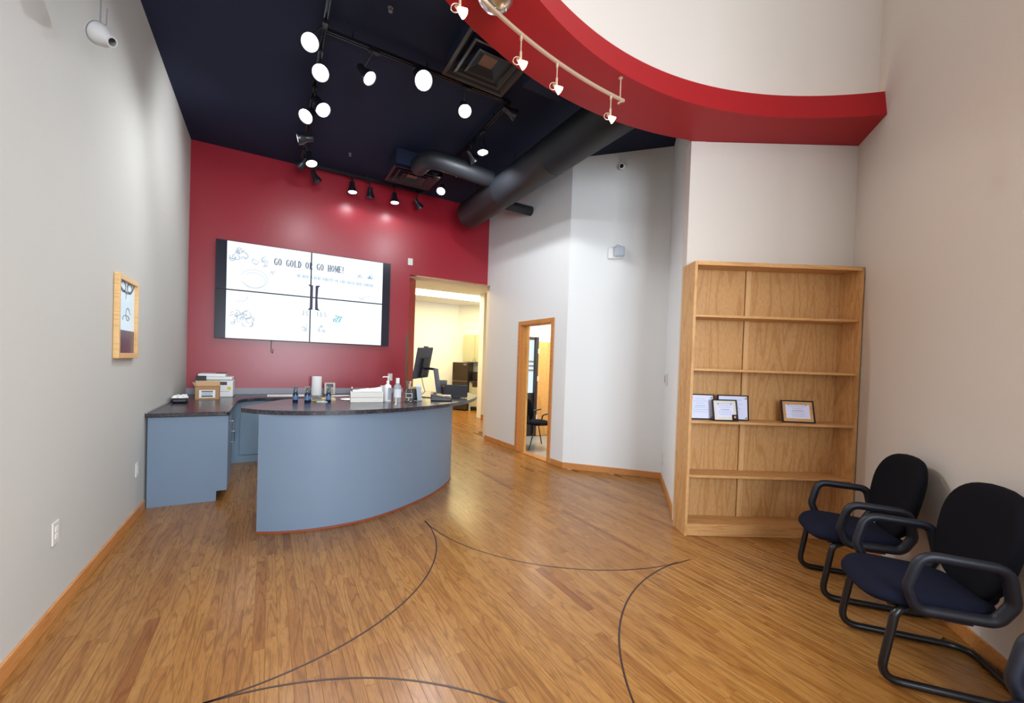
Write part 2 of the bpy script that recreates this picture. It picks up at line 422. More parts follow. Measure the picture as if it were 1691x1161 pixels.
# cove lamp lying in the trough behind the lip
cl_ = MB().tube([(p[0], p[1], 3.815) for p in arc(RC, 3.055, R(47), R(150), 60)], .008, 6).build('cove_light', M['cove'])
tag(cl_, 'thin cove lamp hidden in the trough of the red soffit', 'light')

# ceilings
V = []; F = []; n = 96
def rect_hit(a, x0=-1.2, x1=5.7, y0=-2.5, y1=7.4):
    c, s_ = math.cos(a), math.sin(a); t = 99
    if c > 1e-9: t = min(t, (x1-RC[0])/c)
    if c < -1e-9: t = min(t, (x0-RC[0])/c)
    if s_ > 1e-9: t = min(t, (y1-RC[1])/s_)
    if s_ < -1e-9: t = min(t, (y0-RC[1])/s_)
    return t
cang = [math.atan2(y-RC[1], x-RC[0]) % (2*math.pi) for x in (-1.2, 5.7) for y in (-2.5, 7.4)]
angs = sorted([2*math.pi*i/n for i in range(n)]+cang); n = len(angs)
for a in angs:
    r1 = rect_hit(a); r0 = min(3.14, r1-.01)
    for r_, z in ((r0, ZC), (r1, ZC), (r1, ZC+.1), (r0, ZC+.1)): V.append((RC[0]+r_*math.cos(a), RC[1]+r_*math.sin(a), z))
for i in range(n):
    j = (i+1) % n
    for k in range(4): F.append((i*4+k, j*4+k, j*4+(k+1) % 4, i*4+(k+1) % 4))
struct(MB().add(V, F).build('ceiling', M['black']), 'black painted ceiling with track lights', 'ceiling')
struct(MB().box(-1.2, 5.7, -2.5, 3.2, ZT, ZT+.1).build('ceiling', M['wallw']), 'white ceiling high above the soffit', 'ceiling')

# kitchen and passage beyond the opening
struct(MB().box(1.0, 7.2, 7.66, 13.2, 3.34, 3.44).build('ceiling', M['wallw']), 'warm lit kitchen ceiling with a vent', 'ceiling')
struct(MB().prism([(2.05, 7.36), (2.385, 7.655), (2.385, 7.75), (1.95, 7.75), (1.95, 7.36)], -.05, 3.019).build('wall_jamb', M['red']), 'red splayed wall just inside the kitchen opening', 'wall')
struct(MB().box(1.1, 1.2, 7.36, 13.2, -.05, 3.4).build('wall_kitchen', M['wallw']), 'pale kitchen side wall', 'wall')
KC = Vector((5.35, 12.5)); kd = Vector((.7071, -.7071)); kn = Vector((-.7071, -.7071))
struct(MB().box(1.1, KC.x+.1, KC.y, KC.y+.12, -.05, 3.4).build('wall_kitchen', M['wallw']), 'far kitchen wall washed with warm light', 'wall')
wall_seg('wall_kitchen', KC, KC+kd*3, -.05, 3.4, M['wallw'], 1, .12, 'kitchen wall behind the fridge and cupboards')
struct(MB().box(4.95, 5.7, 9.84, 10.1, -.05, 3.4).build('wall_passage_end', M['wallw']), 'warm lit end of the passage wall', 'wall')
struct(MB().box(3.83, 5.0, 7.36, 7.5, -.05, 3.4).build('wall_passage_side', M['wallw']), 'passage wall behind the office', 'wall')
struct(MB().box(5.7, 5.8, 4.2, 10.1, -.05, 3.4).build('wall_office', M['wallw']), 'office side wall', 'wall')
struct(MB().box(4.945, 5.3, 9.825, 9.84, 0, .10).build('baseboard_passage', M['oak']), 'oak baseboard at the end of the passage', 'baseboard')
# office
struct(MB().prism(OFF, 2.68, 2.8).build('ceiling', M['wallw']), 'office ceiling', 'ceiling')
ob = MB(); ob.box(3.83, 4.50, 7.2, 7.3, -.05, 2.7); ob.box(4.50, 4.90, 7.2, 7.3, 2.06, 2.7); ob.box(4.9, 5.7, 7.2, 7.3, -.05, 2.7)
struct(ob.build('wall_office', M['wallw']), 'office wall with the dark framed door', 'wall')

# baseboards
def base(name, a, b, side, label, ext=0):
    a = Vector(a); b = Vector(b); t = (b-a).normalized(); a = a-t*0; nn = Vector((-t.y, t.x))*side*.014
    P = MB().prism([a, b, b+nn, a+nn], 0.0005, .088).build(name, M['oak'], bevel=.003)
    return struct(P, label, 'baseboard')
base('baseboard_left', (XL, YF), (XL, 5.04), -1, 'oak baseboard along the tall off-white wall')
base('baseboard_passage', (pwx(4.757), 4.757), (pwx(5.03), 5.03), 1, 'oak baseboard between the doorway and the wall corner')
base('baseboard_passage', (pwx(6.05), 6.05), (pwx(7.12), 7.12), 1, 'oak baseboard between the doorway and the opening')
base('baseboard_corner', CW1, PW0, 1, 'oak baseboard under the angled white wall')
base('baseboard_return', CL, CW1, 1, 'oak baseboard along the narrow return wall')
base('baseboard_right', RE, SR, 1, 'oak baseboard behind the chairs')
ob = MB(); tt = (Vector(SR)-Vector(CL)).normalized(); nn = Vector((tt.y, -tt.x))
c0 = Vector(CL)
ob.prism([c0+Vector((-.012, .0)), c0+tt*.06, c0+tt*.06+nn*.014, c0+nn*.014-tt*.018], .0005, .088)
struct(ob.build('baseboard_shelf', M['oak'], bevel=.003), 'oak baseboard end at the column beside the bookcase', 'baseboard')

# doorway: oak frame, pocket door edge
fr = thing('door_1', 'oak framed doorway to the office with a pocket door', 'door'); fr['kind'] = 'structure'
def fq(ob, y0, y1, x0, x1, z0, z1): ob.prism([(pwx(y0)+x0, y0), (pwx(y1)+x0, y1), (pwx(y1)+x1, y1), (pwx(y0)+x1, y0)], z0, z1)
for y0, y1, z0, z1 in ((5.05, 5.12, 0, 2.215), (5.96, 6.03, 0, 2.215), (5.12, 5.96, 2.145, 2.215)):
    ob = MB(); fq(ob, y0, y1, -.018, -.0005, z0, z1); ob.build('casing', M['oak'], fr, bevel=.004)
ob = MB(); fq(ob, 5.101, 5.125, -.0005, th+.001, 0, 2.15); ob.build('jamb', M['oak'], fr)
ob = MB(); fq(ob, 5.955, 5.979, -.0005, th+.001, 0, 2.15); ob.build('jamb', M['oak'], fr)
ob = MB(); fq(ob, 5.125, 5.955, -.0005, th+.001, 2.135, 2.159); ob.build('jamb', M['oak'], fr)
ob = MB(); fq(ob, 5.83, 5.954, .045, .085, .01, 2.134); lf = ob.build('leaf', M['doorleaf'], fr, bevel=.002)
ob = MB(); fq(ob, 5.8285, 5.8305, .057, .073, .88, 1.02); ob.build('latch_plate', mat('brass', (196, 160, 90), .3, metal=1), lf)
ob = MB(); fq(ob, 5.12, 5.955, 0, th, .001, .012); ob.build('threshold', M['oak'], fr)
# office inner door with dark frame
fr = thing('door_2', 'maple door leaf standing open beside a dark framed glass door in the office', 'door'); fr['kind'] = 'structure'
ob = MB(); ob.box(4.50, 4.55, 7.13, 7.21, 0, 2.06); ob.box(4.80, 4.87, 7.10, 7.21, 0, 2.06); ob.box(4.55, 4.80, 7.13, 7.21, 2.0, 2.06); ob.box(4.55, 4.80, 7.15, 7.2, 0, .9); ob.build('dark_frame', M['darkframe'], fr)
MB().box(4.55, 4.80, 7.17, 7.19, .9, 2.0).build('pane', M['daypane'], fr)
ob = MB()
for k in range(3): ob.box(4.56, 4.79, 7.158, 7.166, 1.35+k*.09, 1.39+k*.09)
ob.build('blind_slats', M['grey'], fr)
lf = MB().box(4.87, 5.60, 7.10, 7.14, .01, 1.97).build('leaf', M['doorleaf'], fr, bevel=.003)
for z in (.35, 1.15, 1.72): MB().box(4.855, 4.885, 7.093, 7.10, z, z+.1).build('hinge', M['offwhite'], lf)

# ================================================================== LEFT COUNTER AND BACK COUNTER
cab = thing('base_cabinet', 'grey-blue base cabinet end unit against the tall off-white wall', 'cabinet', (XL, 5.05, 0))
# local: x 0..0.60, y 0..0.52
MB().prism([(0, 0), (.55, 0), (.55, .1), (.64, .1), (.64, .868), (0, .868)], 0, .02, T=Matrix(((1, 0, 0, .018), (0, 0, 1, 0), (0, 1, 0, 0), (0, 0, 0, 1)))).build('end_panel', M['laminate'], cab)
MB().box(.02, .62, .02, .52, .10, .868).build('body', M['laminate'], cab)
MB().box(.05, .55, .02, .52, .001, .10).build('toe_kick', M['laminate'], cab)
d_ = MB().box(.642, .660, .003, .515, .105, .68).build('door', M['laminate'], cab, bevel=.002)
h_ = MB().tube(fillet([(.660, .40, .52), (.692, .40, .52), (.692, .40, .64), (.660, .40, .64)], .01), .005, 8).build('handle', M['chrome'], d_, smooth=40)
d_ = MB().box(.642, .660, .003, .515, .69, .862).build('drawer', M['laminate'], cab, bevel=.002)
MB().lathe([(.004, 0), (.004, .012), (.012, .018), (.012, .026), (.006, .03)], 12, T=Tm((.660, .26, .775), 0, 0, R(90))).build('knob', M['chrome'], d_, smooth=40)
# second unit beyond, recessed drawer bank, knee space shade painted as a dark grey door
cab2 = thing('base_cabinet', 'recessed dark knee space unit beyond the end cabinet', 'cabinet', (XL, 5.60, 0))
MB().box(.02, .58, 0, .98, .10, .868).build('body', M['laminate'], cab2)
MB().box(.05, .50, 0, .98, .001, .10).build('toe_kick', M['blackm'], cab2)
d_ = MB().box(.58, .598, .01, .97, .105, .86).build('door', M['dkgrey'], cab2, bevel=.002)
MB().tube(fillet([(.598, .10, .60), (.63, .10, .60), (.63, .10, .72), (.598, .10, .72)], .01), .005, 8).build('handle', M['chrome'], d_, smooth=40)
cab3 = thing('base_cabinet', 'pale blue base cabinet facing the viewer under the back worktop', 'cabinet', (XL+.60, 6.70, 0))
MB().box(.02, .66, .02, .50, .10, .868).build('body', M['laminate2'], cab3)
MB().box(.02, .66, .01, .45, .001, .10).build('toe_kick', M['laminate2'], cab3)
d_ = MB().box(.08, .65, .0, .019, .11, .70).build('door', M['laminate2'], cab3, bevel=.002)
MB().lathe([(.004, 0), (.004, .012), (.011, .018), (.006, .028)], 12, T=Tm((.60, 0, .66), 0, R(90))).build('knob', M['chrome'], d_, smooth=40)
d_ = MB().box(.08, .65, .0, .019, .71, .86).build('drawer', M['laminate2'], cab3, bevel=.002)
MB().lathe([(.004, 0), (.004, .012), (.011, .018), (.006, .028)], 12, T=Tm((.52, 0, .785), 0, R(90))).build('knob', M['chrome'], d_, smooth=40)
MB().box(-.015, .02, -.02, .02, .001, .868).build('filler_panel', M['laminate2'], cab3)
cab4 = thing('base_cabinet', 'dark open-fronted base unit under the back worktop behind the reception counter', 'cabinet', (.85, 6.70, 0))
MB().box(0, 1.20, .05, .50, .001, .868).build('body', M['laminate'], cab4)
MB().box(.02, .59, .03, .049, .11, .86).build('door', M['laminate'], cab4, bevel=.002); MB().box(.61, 1.18, .03, .049, .11, .86).build('door', M['laminate'], cab4, bevel=.002)
# L-shaped worktop
wt = thing('worktop', 'dark speckled L-shaped worktop along the off-white and red walls', 'worktop', (0, 0, 0))
P = [(XL+.002, 5.02), (-.37, 5.02), (-.345, 5.045), (-.345, 6.2)]+[(-.345+.32*(1-math.cos(R(t))), 6.2+.40*math.sin(R(t))) for t in (15, 30, 45, 60, 75, 90)]+[(2.05, 6.60), (2.07, 6.62), (2.07, YB-.002), (XL+.002, YB-.002)]
MB().prism(P, .869, .91).build('top', M['granite'], wt, bevel=.006)
MB().box(XL+.002, 2.07, YB-.022, YB-.002, .911, 1.0).build('backsplash', mat('grey_backsplash', (150, 150, 158), .4), wt)
MB().box(XL+.002, XL+.016, 5.03, YB-.024, .911, .925).build('side_splash', mat('grey_edge_strip', (165, 168, 168), .5), wt)

# ================================================================== RECEPTION COUNTER
rc = thing('reception_counter', 'curved grey-blue reception counter with a dark speckled top', 'counter', (0, 0, 0))
body = [(-.069, 3.985), (.096, 3.915), (.279, 3.872), (.43, 3.86), (.57, 3.863), (.74, 3.887), (.902, 3.933), (1.11, 4.03), (1.319, 4.155), (1.52, 4.295), (1.695, 4.445), (1.893, 4.66), (2.033, 4.86), (2.12, 5.06), (2.15, 5.25)]
def smooth_path(P, k=4):
    O = []
    for i in range(len(P)-1):
        p0 = Vector(P[max(i-1, 0)]); p1 = Vector(P[i]); p2 = Vector(P[i+1]); p3 = Vector(P[min(i+2, len(P)-1)])
        for j in range(k):
            t = j/k; O.append(.5*((2*p1)+(p2-p0)*t+(2*p0-5*p1+4*p2-p3)*t*t+(3*p1-p0-3*p2+p3)*t**3))
    O.append(Vector(P[-1])); return [(p[0], p[1]) for p in O]
bs = smooth_path(body)
inner = []
for i, p in enumerate(bs):
    a = Vector(bs[max(i-1, 0)]); b = Vector(bs[min(i+1, len(bs)-1)]); t = (b-a).normalized(); inner.append((p[0]-t.y*.12, p[1]+t.x*.12))
MB().prism(bs+inner[::-1], .001, 1.004).build('curved_front', M['laminate'], rc, smooth=30)
MB().prism([(-.06, 4.12), (.06, 4.09), (.42, 4.93), (.30, 4.98)], .001, 1.004).build('end_support', M['laminate'], rc)
out_ = []
for i, p in enumerate(bs):
    a = Vector(bs[max(i-1, 0)]); b = Vector(bs[min(i+1, len(bs)-1)]); t = (b-a).normalized(); out_.append((p[0]+t.y*.008, p[1]-t.x*.008))
MB().prism(out_+bs[::-1], .0005, .016).build('base_trim', mat('red_brown_base_trim', (140, 70, 48), .5), rc, smooth=30)
top = smooth_path([(-.205, 4.16), (-.10, 4.02), (0, 3.94), (.12, 3.875), (.26, 3.822), (.40, 3.796), (.54, 3.788), (.78, 3.80), (1.022, 3.845), (1.30, 3.94), (1.56, 4.07), (1.79, 4.225), (2.06, 4.46), (2.30, 4.76), (2.46, 5.02), (2.56, 5.25), (2.60, 5.50), (2.57, 5.72), (2.47, 5.86), (2.30, 5.93)], 4)
back = [(2.0, 5.90), (1.6, 5.74), (1.2, 5.50), (.85, 5.24), (.55, 5.06), (.30, 4.98), (.18, 4.93), (.08, 4.80), (-.20, 4.25)]
rt_ = MB().prism(top+back, 1.005, 1.042).build('top', M['granite'], rc, smooth=30)
rt_['label'] = 'dark speckled laminate countertop'

# ================================================================== VIDEO WALL
vw = thing('video_wall', 'wall-mounted video wall of four joined screens showing a jewellery advert', 'screen', (-.697, 7.135, 1.724))
W_, H_ = 1.2375, .706
MB().box(.15, 2.32, .05, YB-7.135-.001, .15, 1.26).build('mount', M['blackm'], vw)
for i in (0, 1):
    for j in (0, 1):
        dp = MB().box(i*W_+.001, (i+1)*W_-.001, 0, .05, j*H_+.001, (j+1)*H_-.001).build('display', M['blkp'], vw, bevel=.002)
        g = .009
        x0, x1, z0, z1 = i*W_+g, (i+1)*W_-g, j*H_+g, (j+1)*H_-g
        bar = .125
        if i == 0:
            MB().box(x0, x0+bar, -.0012, -.0002, z0, z1).build('dark_bar', M['screenoff'], dp); x0 += bar
        else:
            MB().box(x1-bar, x1, -.0012, -.0002, z0, z1).build('dark_bar', M['screenoff'], dp); x1 -= bar
        MB().box(x0, x1, -.0012, -.0002, z0, z1).build('lit_screen', M['screen'], dp)
def seg(ob, x0, z0, x1, z1, w, y=-.0022):
    a = Vector((x0, z0)); b = Vector((x1, z1)); t = (b-a)
    if t.length < 1e-6: return
    t.normalize(); n = Vector((-t.y, t.x))*w/2
    ob.add([(a.x+n.x, y, a.y+n.y), (a.x-n.x, y, a.y-n.y), (b.x-n.x, y, b.y-n.y), (b.x+n.x, y, b.y+n.y), (a.x+n.x, y+.0008, a.y+n.y), (a.x-n.x, y+.0008, a.y-n.y), (b.x-n.x, y+.0008, b.y-n.y), (b.x+n.x, y+.0008, b.y+n.y)],
           [(0, 1, 2, 3), (4, 7, 6, 5), (0, 4, 5, 1), (1, 5, 6, 2), (2, 6, 7, 3), (3, 7, 4, 0)])
# western slab-serif letters on a 1 x 1.5 cell; (x0,z0,x1,z1,w); T thick stem, t thin
Tk, tn = .27, .12
def sv(x, z0=0, z1=1.5, w=Tk): return [(x, z0, x, z1, w), (x-.2, z0+.05, x+.2, z0+.05, tn), (x-.2, z1-.05, x+.2, z1-.05, tn)]
def bowl(cx, cz, rx, rz, a0, a1, n=10):
    L = []
    for i in range(n):
        p = R(a0+(a1-a0)*i/n); q_ = R(a0+(a1-a0)*(i+1)/n)
        w_ = tn+(Tk-tn)*abs(math.cos((p+q_)/2)); L.append((cx+rx*math.cos(p), cz+rz*math.sin(p), cx+rx*math.cos(q_), cz+rz*math.sin(q_), w_))
    return L
GL = {'G': bowl(.45, .75, .33, .69, 55, 305)+[(.74, .05, .74, .68, Tk*.8), (.5, .68, .9, .68, tn), (.72, 1.1, .72, 1.45, tn)],
      'O': bowl(.45, .75, .33, .69, 0, 360, 16), 'L': sv(.25)+[(.2, .05, .82, .05, tn), (.8, .05, .8, .42, tn)],
      'D': sv(.25)+bowl(.3, .75, .5, .69, -90, 90), 'R': sv(.25)+bowl(.3, 1.12, .42, .33, -90, 90, 8)+[(.42, .78, .76, .06, Tk*.9), (.65, .05, .9, .05, tn)],
      'H': sv(.2)+sv(.75)+[(.2, .75, .75, .75, tn)], 'M': sv(.15, w=tn)+sv(.88)+[(.15, 1.45, .5, .2, Tk*.9), (.5, .2, .88, 1.45, tn)],
      'E': sv(.25)+[(.25, .05, .82, .05, tn), (.25, 1.45, .82, 1.45, tn), (.25, .77, .6, .77, tn), (.8, .05, .8, .4, tn), (.8, 1.1, .8, 1.45, tn), (.6, .6, .6, .94, tn)],
      '!': [(.3, .45, .3, 1.5, Tk*.8), (.3, 0, .3, .2, Tk*.8)],
      'W': [(.1, 1.45, .3, .05, Tk*.7), (.3, .05, .5, 1.3, tn), (.5, 1.3, .68, .05, Tk*.7), (.68, .05, .9, 1.45, tn), (0, 1.45, .25, 1.45, tn), (.78, 1.45, 1, 1.45, tn)],
      'A': [(.45, 1.45, .15, .05, tn), (.45, 1.45, .78, .05, Tk), (.25, .5, .65, .5, tn), (0, .05, .3, .05, tn), (.6, .05, .95, .05, tn)],
      'V': [(.15, 1.45, .45, .05, Tk), (.45, .05, .8, 1.45, tn), (0, 1.45, .3, 1.45, tn), (.65, 1.45, .95, 1.45, tn)],
      'I': sv(.35), 'T': sv(.45)+[(.1, 1.45, .8, 1.45, tn), (.12, 1.1, .12, 1.45, tn), (.78, 1.1, .78, 1.45, tn)],
      'Y': [(.1, 1.45, .45, .7, Tk), (.45, .7, .8, 1.45, tn), (.45, .05, .45, .7, Tk), (.25, .05, .65, .05, tn)],
      'F': sv(.25)+[(.25, 1.45, .82, 1.45, tn), (.25, .77, .6, .77, tn), (.8, 1.1, .8, 1.45, tn)],
      '1': sv(.35)+[(.1, 1.2, .35, 1.45, tn)], '0': bowl(.4, .75, .26, .69, 0, 360, 12), 'K': sv(.25)+[(.3, .7, .8, 1.45, tn), (.4, .85, .85, .05, Tk), (.65, 1.45, .95, 1.45, tn), (.7, .05, 1, .05, tn)],
      'S': bowl(.42, 1.1, .27, .35, 20, 270, 8)+bowl(.42, .4, .27, .35, -160, 90, 8), 'J': [(.5, .3, .5, 1.45, Tk), (.3, 1.45, .75, 1.45, tn)]+bowl(.3, .3, .2, .25, 180, 360, 6)}
def text(ob, s, x0, z0, x1, z1, h, y=-.0022, gap=1.05):
    n = len(s); adv = math.hypot(x1-x0, z1-z0)/n; sx = adv/gap/1.0; sz = h/1.5
    for k, ch in enumerate(s):
        for (a, b, c, d, w_) in GL.get(ch, []):
            ox = x0+(x1-x0)*k/n; oz = z0+(z1-z0)*k/n
            seg(ob, ox+a*sx, oz+b*sz, ox+c*sx, oz+d*sz, w_*sx, y)
X0, Z0 = .697, -1.724
ob = MB(); text(ob, 'GO GOLD OR GO HOME!', .031+X0, 2.862+Z0, 1.045+X0, 2.868+Z0, .105); o = ob.build('headline', M['sink'], vw)
ob = MB(); text(ob, 'WE HAVE A WIDE VARIETY OF 10K SOLID GOLD JEWELRY', .346+X0, 2.722+Z0, 1.50+X0, 2.70+Z0, .045); ob.build('tagline', M['sink2'], vw)
# bracket logo
lx, lz = .590+X0, 2.24+Z0; ob = MB()
for s_ in (-1, 1):
    P = [(.018, 0), (.088, -.01), (.058, .03), (.050, .19), (.058, .35), (.088, .39), (.018, .38)]
    P = [(lx+s_*a, lz+b) for a, b in P]
    if s_ < 0: P = P[::-1]
    n = len(P); ob.add([(a, -.0022, b) for a, b in P]+[(a, -.0016, b) for a, b in P], [tuple(range(n)), tuple(range(2*n-1, n-1, -1))]+[(i, n+i, n+(i+1) % n, (i+1) % n) for i in range(n)])
ob.build('logo', M['slogo'], vw)
ob = MB(); text(ob, 'JS', .42+X0, 2.14+Z0, .53+X0, 2.14+Z0, .07); text(ob, 'ILS', .63+X0, 2.14+Z0, .79+X0, 2.14+Z0, .07); ob.build('faint_letters', M['sfaint'], vw)
def sketch(cx, cz, rx, rz, n, mt, seed, w_=.008):
    rr = random.Random(seed); ob = MB()
    for _ in range(n):
        a = rr.uniform(0, 360); px = cx+rr.uniform(-.6, .6)*rx; pz = cz+rr.uniform(-.6, .6)*rz; r_ = rr.uniform(.15, .4)*min(rx, rz); a1_ = a+rr.uniform(90, 230)
        L = [(px+r_*math.cos(R(a+(a1_-a)*i/5)), pz+r_*math.sin(R(a+(a1_-a)*i/5))) for i in range(6)]
        for p, q_ in zip(L, L[1:]): seg(ob, p[0]+X0, p[1]+Z0, q_[0]+X0, q_[1]+Z0, w_)
    ob.build('jewellery_picture', mt, vw)
sketch(-.42, 2.95, .14, .12, 16, M['sfaint'], 1, .012); sketch(-.15, 2.88, .13, .12, 10, M['sfaint'], 2); sketch(0, 2.72, .06, .08, 6, M['sfaint'], 4)
sketch(-.36, 2.03, .2, .13, 26, M['sfaint'], 5, .01); sketch(1.26, 2.84, .08, .07, 10, M['sfaint'], 6, .007); sketch(1.46, 2.84, .08, .07, 12, M['sink2'], 7, .007)
sketch(.95, 2.13, .08, .10, 14, M['scyan'], 8, .012); sketch(.71, 1.95, .07, .07, 10, M['sfaint'], 9, .01); sketch(.46, 1.95, .07, .07, 10, M['sfaint'], 10); sketch(1.35, 2.50, .12, .05, 6, M['sfaint'], 11)
ob = MB()
for cx, cz, r_, b0, b1 in ((-.22, 2.62, .17, 200, 520), (-.22, 2.60, .14, 200, 500), (-.40, 2.35, .10, 250, 370)):
    L = [(cx+X0+r_*math.cos(R(b0+(b1-b0)*i/20)), cz+Z0+.8*r_*math.sin(R(b0+(b1-b0)*i/20))) for i in range(21)]
    for p, q_ in zip(L, L[1:]): seg(ob, p[0], p[1], q_[0], q_[1], .006)
ob.build('necklace_picture', M['sfaint'], vw)
tag(MB().tube(fillet([(.018, 7.20, 1.75), (.018, 7.20, 1.56), (.04, 7.20, 1.53), (.045, 7.20, 1.60)], .02), .004, 6).build('cable', M['blkp']), 'thin black cable hanging under the video screens', 'cable')

# wall plates
def plate(name, label, cat, loc, rz, w_, h, kind, d=.008):
    t = thing(name, label, cat, loc, rz)
    MB().box(-w_/2, w_/2, -d, -.0005, -h/2, h/2).build('plate', M['offwhite'], t, bevel=.002)
    if kind == 'outlet':
        for z in (-.02, .02): MB().box(-.015, .015, -d-.002, -d, z-.014, z+.014).build('socket', M['white'], t)
    else: MB().box(-.006, .006, -d-.008, -d, -.012, .012).build('toggle', M['white'], t)
    return t
plate('wall_sensor', 'small white sensor box high on the red wall above the opening edge', 'sensor', (2.135, YB, 3.235), 0, .085, .12, 'switch', .03)
plate('wall_outlet', 'white outlet plate on the red wall behind the pump bottle', 'outlet', (1.84, YB, 1.19), 0, .08, .125, 'outlet')
plate('wall_outlet', 'white outlet plate low on the tall off-white wall nearest the viewer', 'outlet', (XL, 3.168, .48), R(90), .08, .125, 'outlet')
plate('wall_outlet', 'white outlet plate on the off-white wall beside the end cabinet', 'outlet', (XL, 4.774, .44), R(90), .08, .125, 'outlet')
rr_ = math.atan2(CL[1]-CW1[1], CL[0]-CW1[0])
sw = thing('thermostat', 'grey thermostat keypad on the narrow return wall', 'thermostat', (4.44, 3.554, 1.36), rr_)
MB().box(-.05, .05, -.03, -.0005, -.07, .07).build('housing', M['offwhite'], sw, bevel=.004); MB().box(-.035, .035, -.032, -.03, -.04, .05).build('display', M['grey'], sw)
plate('wall_outlet', 'white outlet plate near the floor on the return wall', 'outlet', (4.596, 3.706, .30), rr_, .08, .125, 'outlet')
plate('wall_outlet', 'white outlet plate low on the beige wall behind the nearest whole chair', 'outlet', (SR[0]-RD.x*2.16, SR[1]-RD.y*2.16, .36), .6958+math.pi, .08, .125, 'outlet')

# framed poster on the left wall
po = thing('framed_poster', 'narrow oak framed poster with a pale blue picture', 'picture', (XL, 4.345, 1.76), R(90)); po.scale = (.86, 1, 1)
# local x runs along +y (world), local -y is into the room
MB().box(-.305, -.265, -.035, -.001, -.32, .32).build('frame_side', M['frameoak'], po, bevel=.003); MB().box(.265, .305, -.035, -.001, -.32, .32).build('frame_side', M['frameoak'], po, bevel=.003)
MB().box(-.265, .265, -.035, -.001, .28, .32).build('frame_top', M['frameoak'], po, bevel=.003); MB().box(-.265, .265, -.035, -.001, -.32, -.28).build('frame_bottom', M['frameoak'], po, bevel=.003)
MB().box(-.265, .265, -.012, -.002, -.10, .28).build('print', mat('print_blue_with_glare', (214, 236, 250), .15), po)  # pale blue print, brightened to hold the reflection on its glossy face
MB().box(-.265, .265, -.012, -.002, -.28, -.10).build('print_lower', mat('print_plum_brown', (96, 66, 84), .3, noise=.5, nscale=14), po)
ob = MB()
for (cx, cz, rx, rz, b0, b1, w_) in ((0, .30, .24, .10, 180, 360, .018), (-.1, .24, .07, .04, 0, 360, .01), (.1, .24, .07, .04, 0, 360, .01), (.05, .03, .06, .05, 0, 330, .006), (0, -.01, .1, .03, 20, 200, .005), (.08, .12, .10, .16, 100, 170, .006)):
    L = [(cx+rx*math.cos(R(b0+(b1-b0)*i/16)), cz+rz*math.sin(R(b0+(b1-b0)*i/16))) for i in range(17)]
    for p, q_ in zip(L, L[1:]): seg(ob, p[0], min(p[1], .279), q_[0], min(q_[1], .279), w_, -.014)
ob.build('line_drawing', M['grey'], po)['kind'] = 'stuff'

# ================================================================== ITEMS ON THE LEFT COUNTER
b = thing('cardboard_box', 'open cardboard box with a white printed label in front of the printer', 'box', (-.69, 6.53, .9102), R(2))
w2, d2, h2 = .125, .10, .16; t = .004
MB().box(-w2, w2, -d2, d2, 0, t).box(-w2, w2, -d2, -d2+t, t, h2).box(-w2, w2, d2-t, d2, t, h2).box(-w2, -w2+t, -d2+t, d2-t, t, h2).box(w2-t, w2, -d2+t, d2-t, t, h2).build('body', M['card'], b)
def flap(P): 
    n_ = Vector((0, 0, .004)); MB().add([P[0], P[1], P[2], P[3]]+[tuple(Vector(p)+n_) for p in P], [(0, 1, 2, 3), (7, 6, 5, 4), (0, 4, 5, 1), (1, 5, 6, 2), (2, 6, 7, 3), (3, 7, 4, 0)]).build('flap', M['cardin'], b)
flap([(-w2, -d2, h2), (-w2, d2, h2), (-w2-.03, d2, h2+.05), (-w2-.03, -d2, h2+.05)])
flap([(w2, -d2, h2), (w2, d2, h2), (w2+.035, d2, h2+.045), (w2+.035, -d2, h2+.045)])
flap([(-w2, d2, h2), (w2, d2, h2), (w2, d2+.02, h2+.06), (-w2, d2+.02, h2+.06)])
MB().box(-.085, .085, -d2-.001, -d2, .02, .12).build('label', M['paper'], b)
MB().box(-.06, .06, -d2-.002, -d2-.001, .095, .108).box(-.06, .06, -d2-.002, -d2-.001, .032, .048).build('label_bars', M['ink'], b)
ob = MB(); rr = random.Random(3)
for k in range(5):
    x_ = -.055
    while x_ < .05:
        l_ = rr.uniform(.006, .02); ob.box(x_, min(x_+l_, .058), -d2-.002, -d2-.001, .053+k*.008, .057+k*.008); x_ += l_+.004
ob.build('label_text', M['grey'], b)
p = thing('printer', 'white multifunction printer with a black control panel', 'printer', (-.64, 6.92, .9102))
MB().box(-.21, .21, -.19, .21, 0, .23).build('body', M['white'], p, bevel=.012)
MB().box(-.20, .20, -.20, .20, .235, .275).build('scanner_lid', M['white'], p, bevel=.008)
MB().prism([(-.19, -.15), (.12, -.15), (.12, .19), (-.19, .19)], .276, .315).build('feeder', M['white'], p, bevel=.012)
MB().box(-.20, -.09, -.215, -.196, .225, .29).build('control_panel', M['blkp'], p, bevel=.003)
MB().box(-.09, .14, -.192, -.188, .165, .21).build('output_slot', M['blkp'], p)
MB().box(-.17, .17, -.192, -.189, .075, .079).build('tray_line', M['grey'], p)
MB().box(.0, .12, -.05, .12, .316, .322).build('feed_tray', M['dkgrey'], p)
MB().lathe([(.025, 0), (.025, .001)], 20, T=Tm((.165, -.190, .12), 0, R(90))).build('sticker', M['yellow'], p)
c_ = thing('document_bag', 'black pouch with crumpled white paper on the worktop by the wall', 'pouch', (-.92, 6.10, .9102), R(8))
MB().prism([(-.075, -.12), (.075, -.13), (.09, .10), (-.05, .13)], 0, .055).build('pouch', M['blkp'], c_, bevel=.02, bseg=3)
rr = random.Random(5); V = []; F = []
for i in range(9):
    for j in range(9):
        V.append((-.07+.155*i/8, -.10+.24*j/8, .057+rr.uniform(0, .035)*(1 if 0 < i < 8 and 0 < j < 8 else .1)))
for i in range(8):
    for j in range(8): F.append((i*9+j, (i+1)*9+j, (i+1)*9+j+1, i*9+j+1))
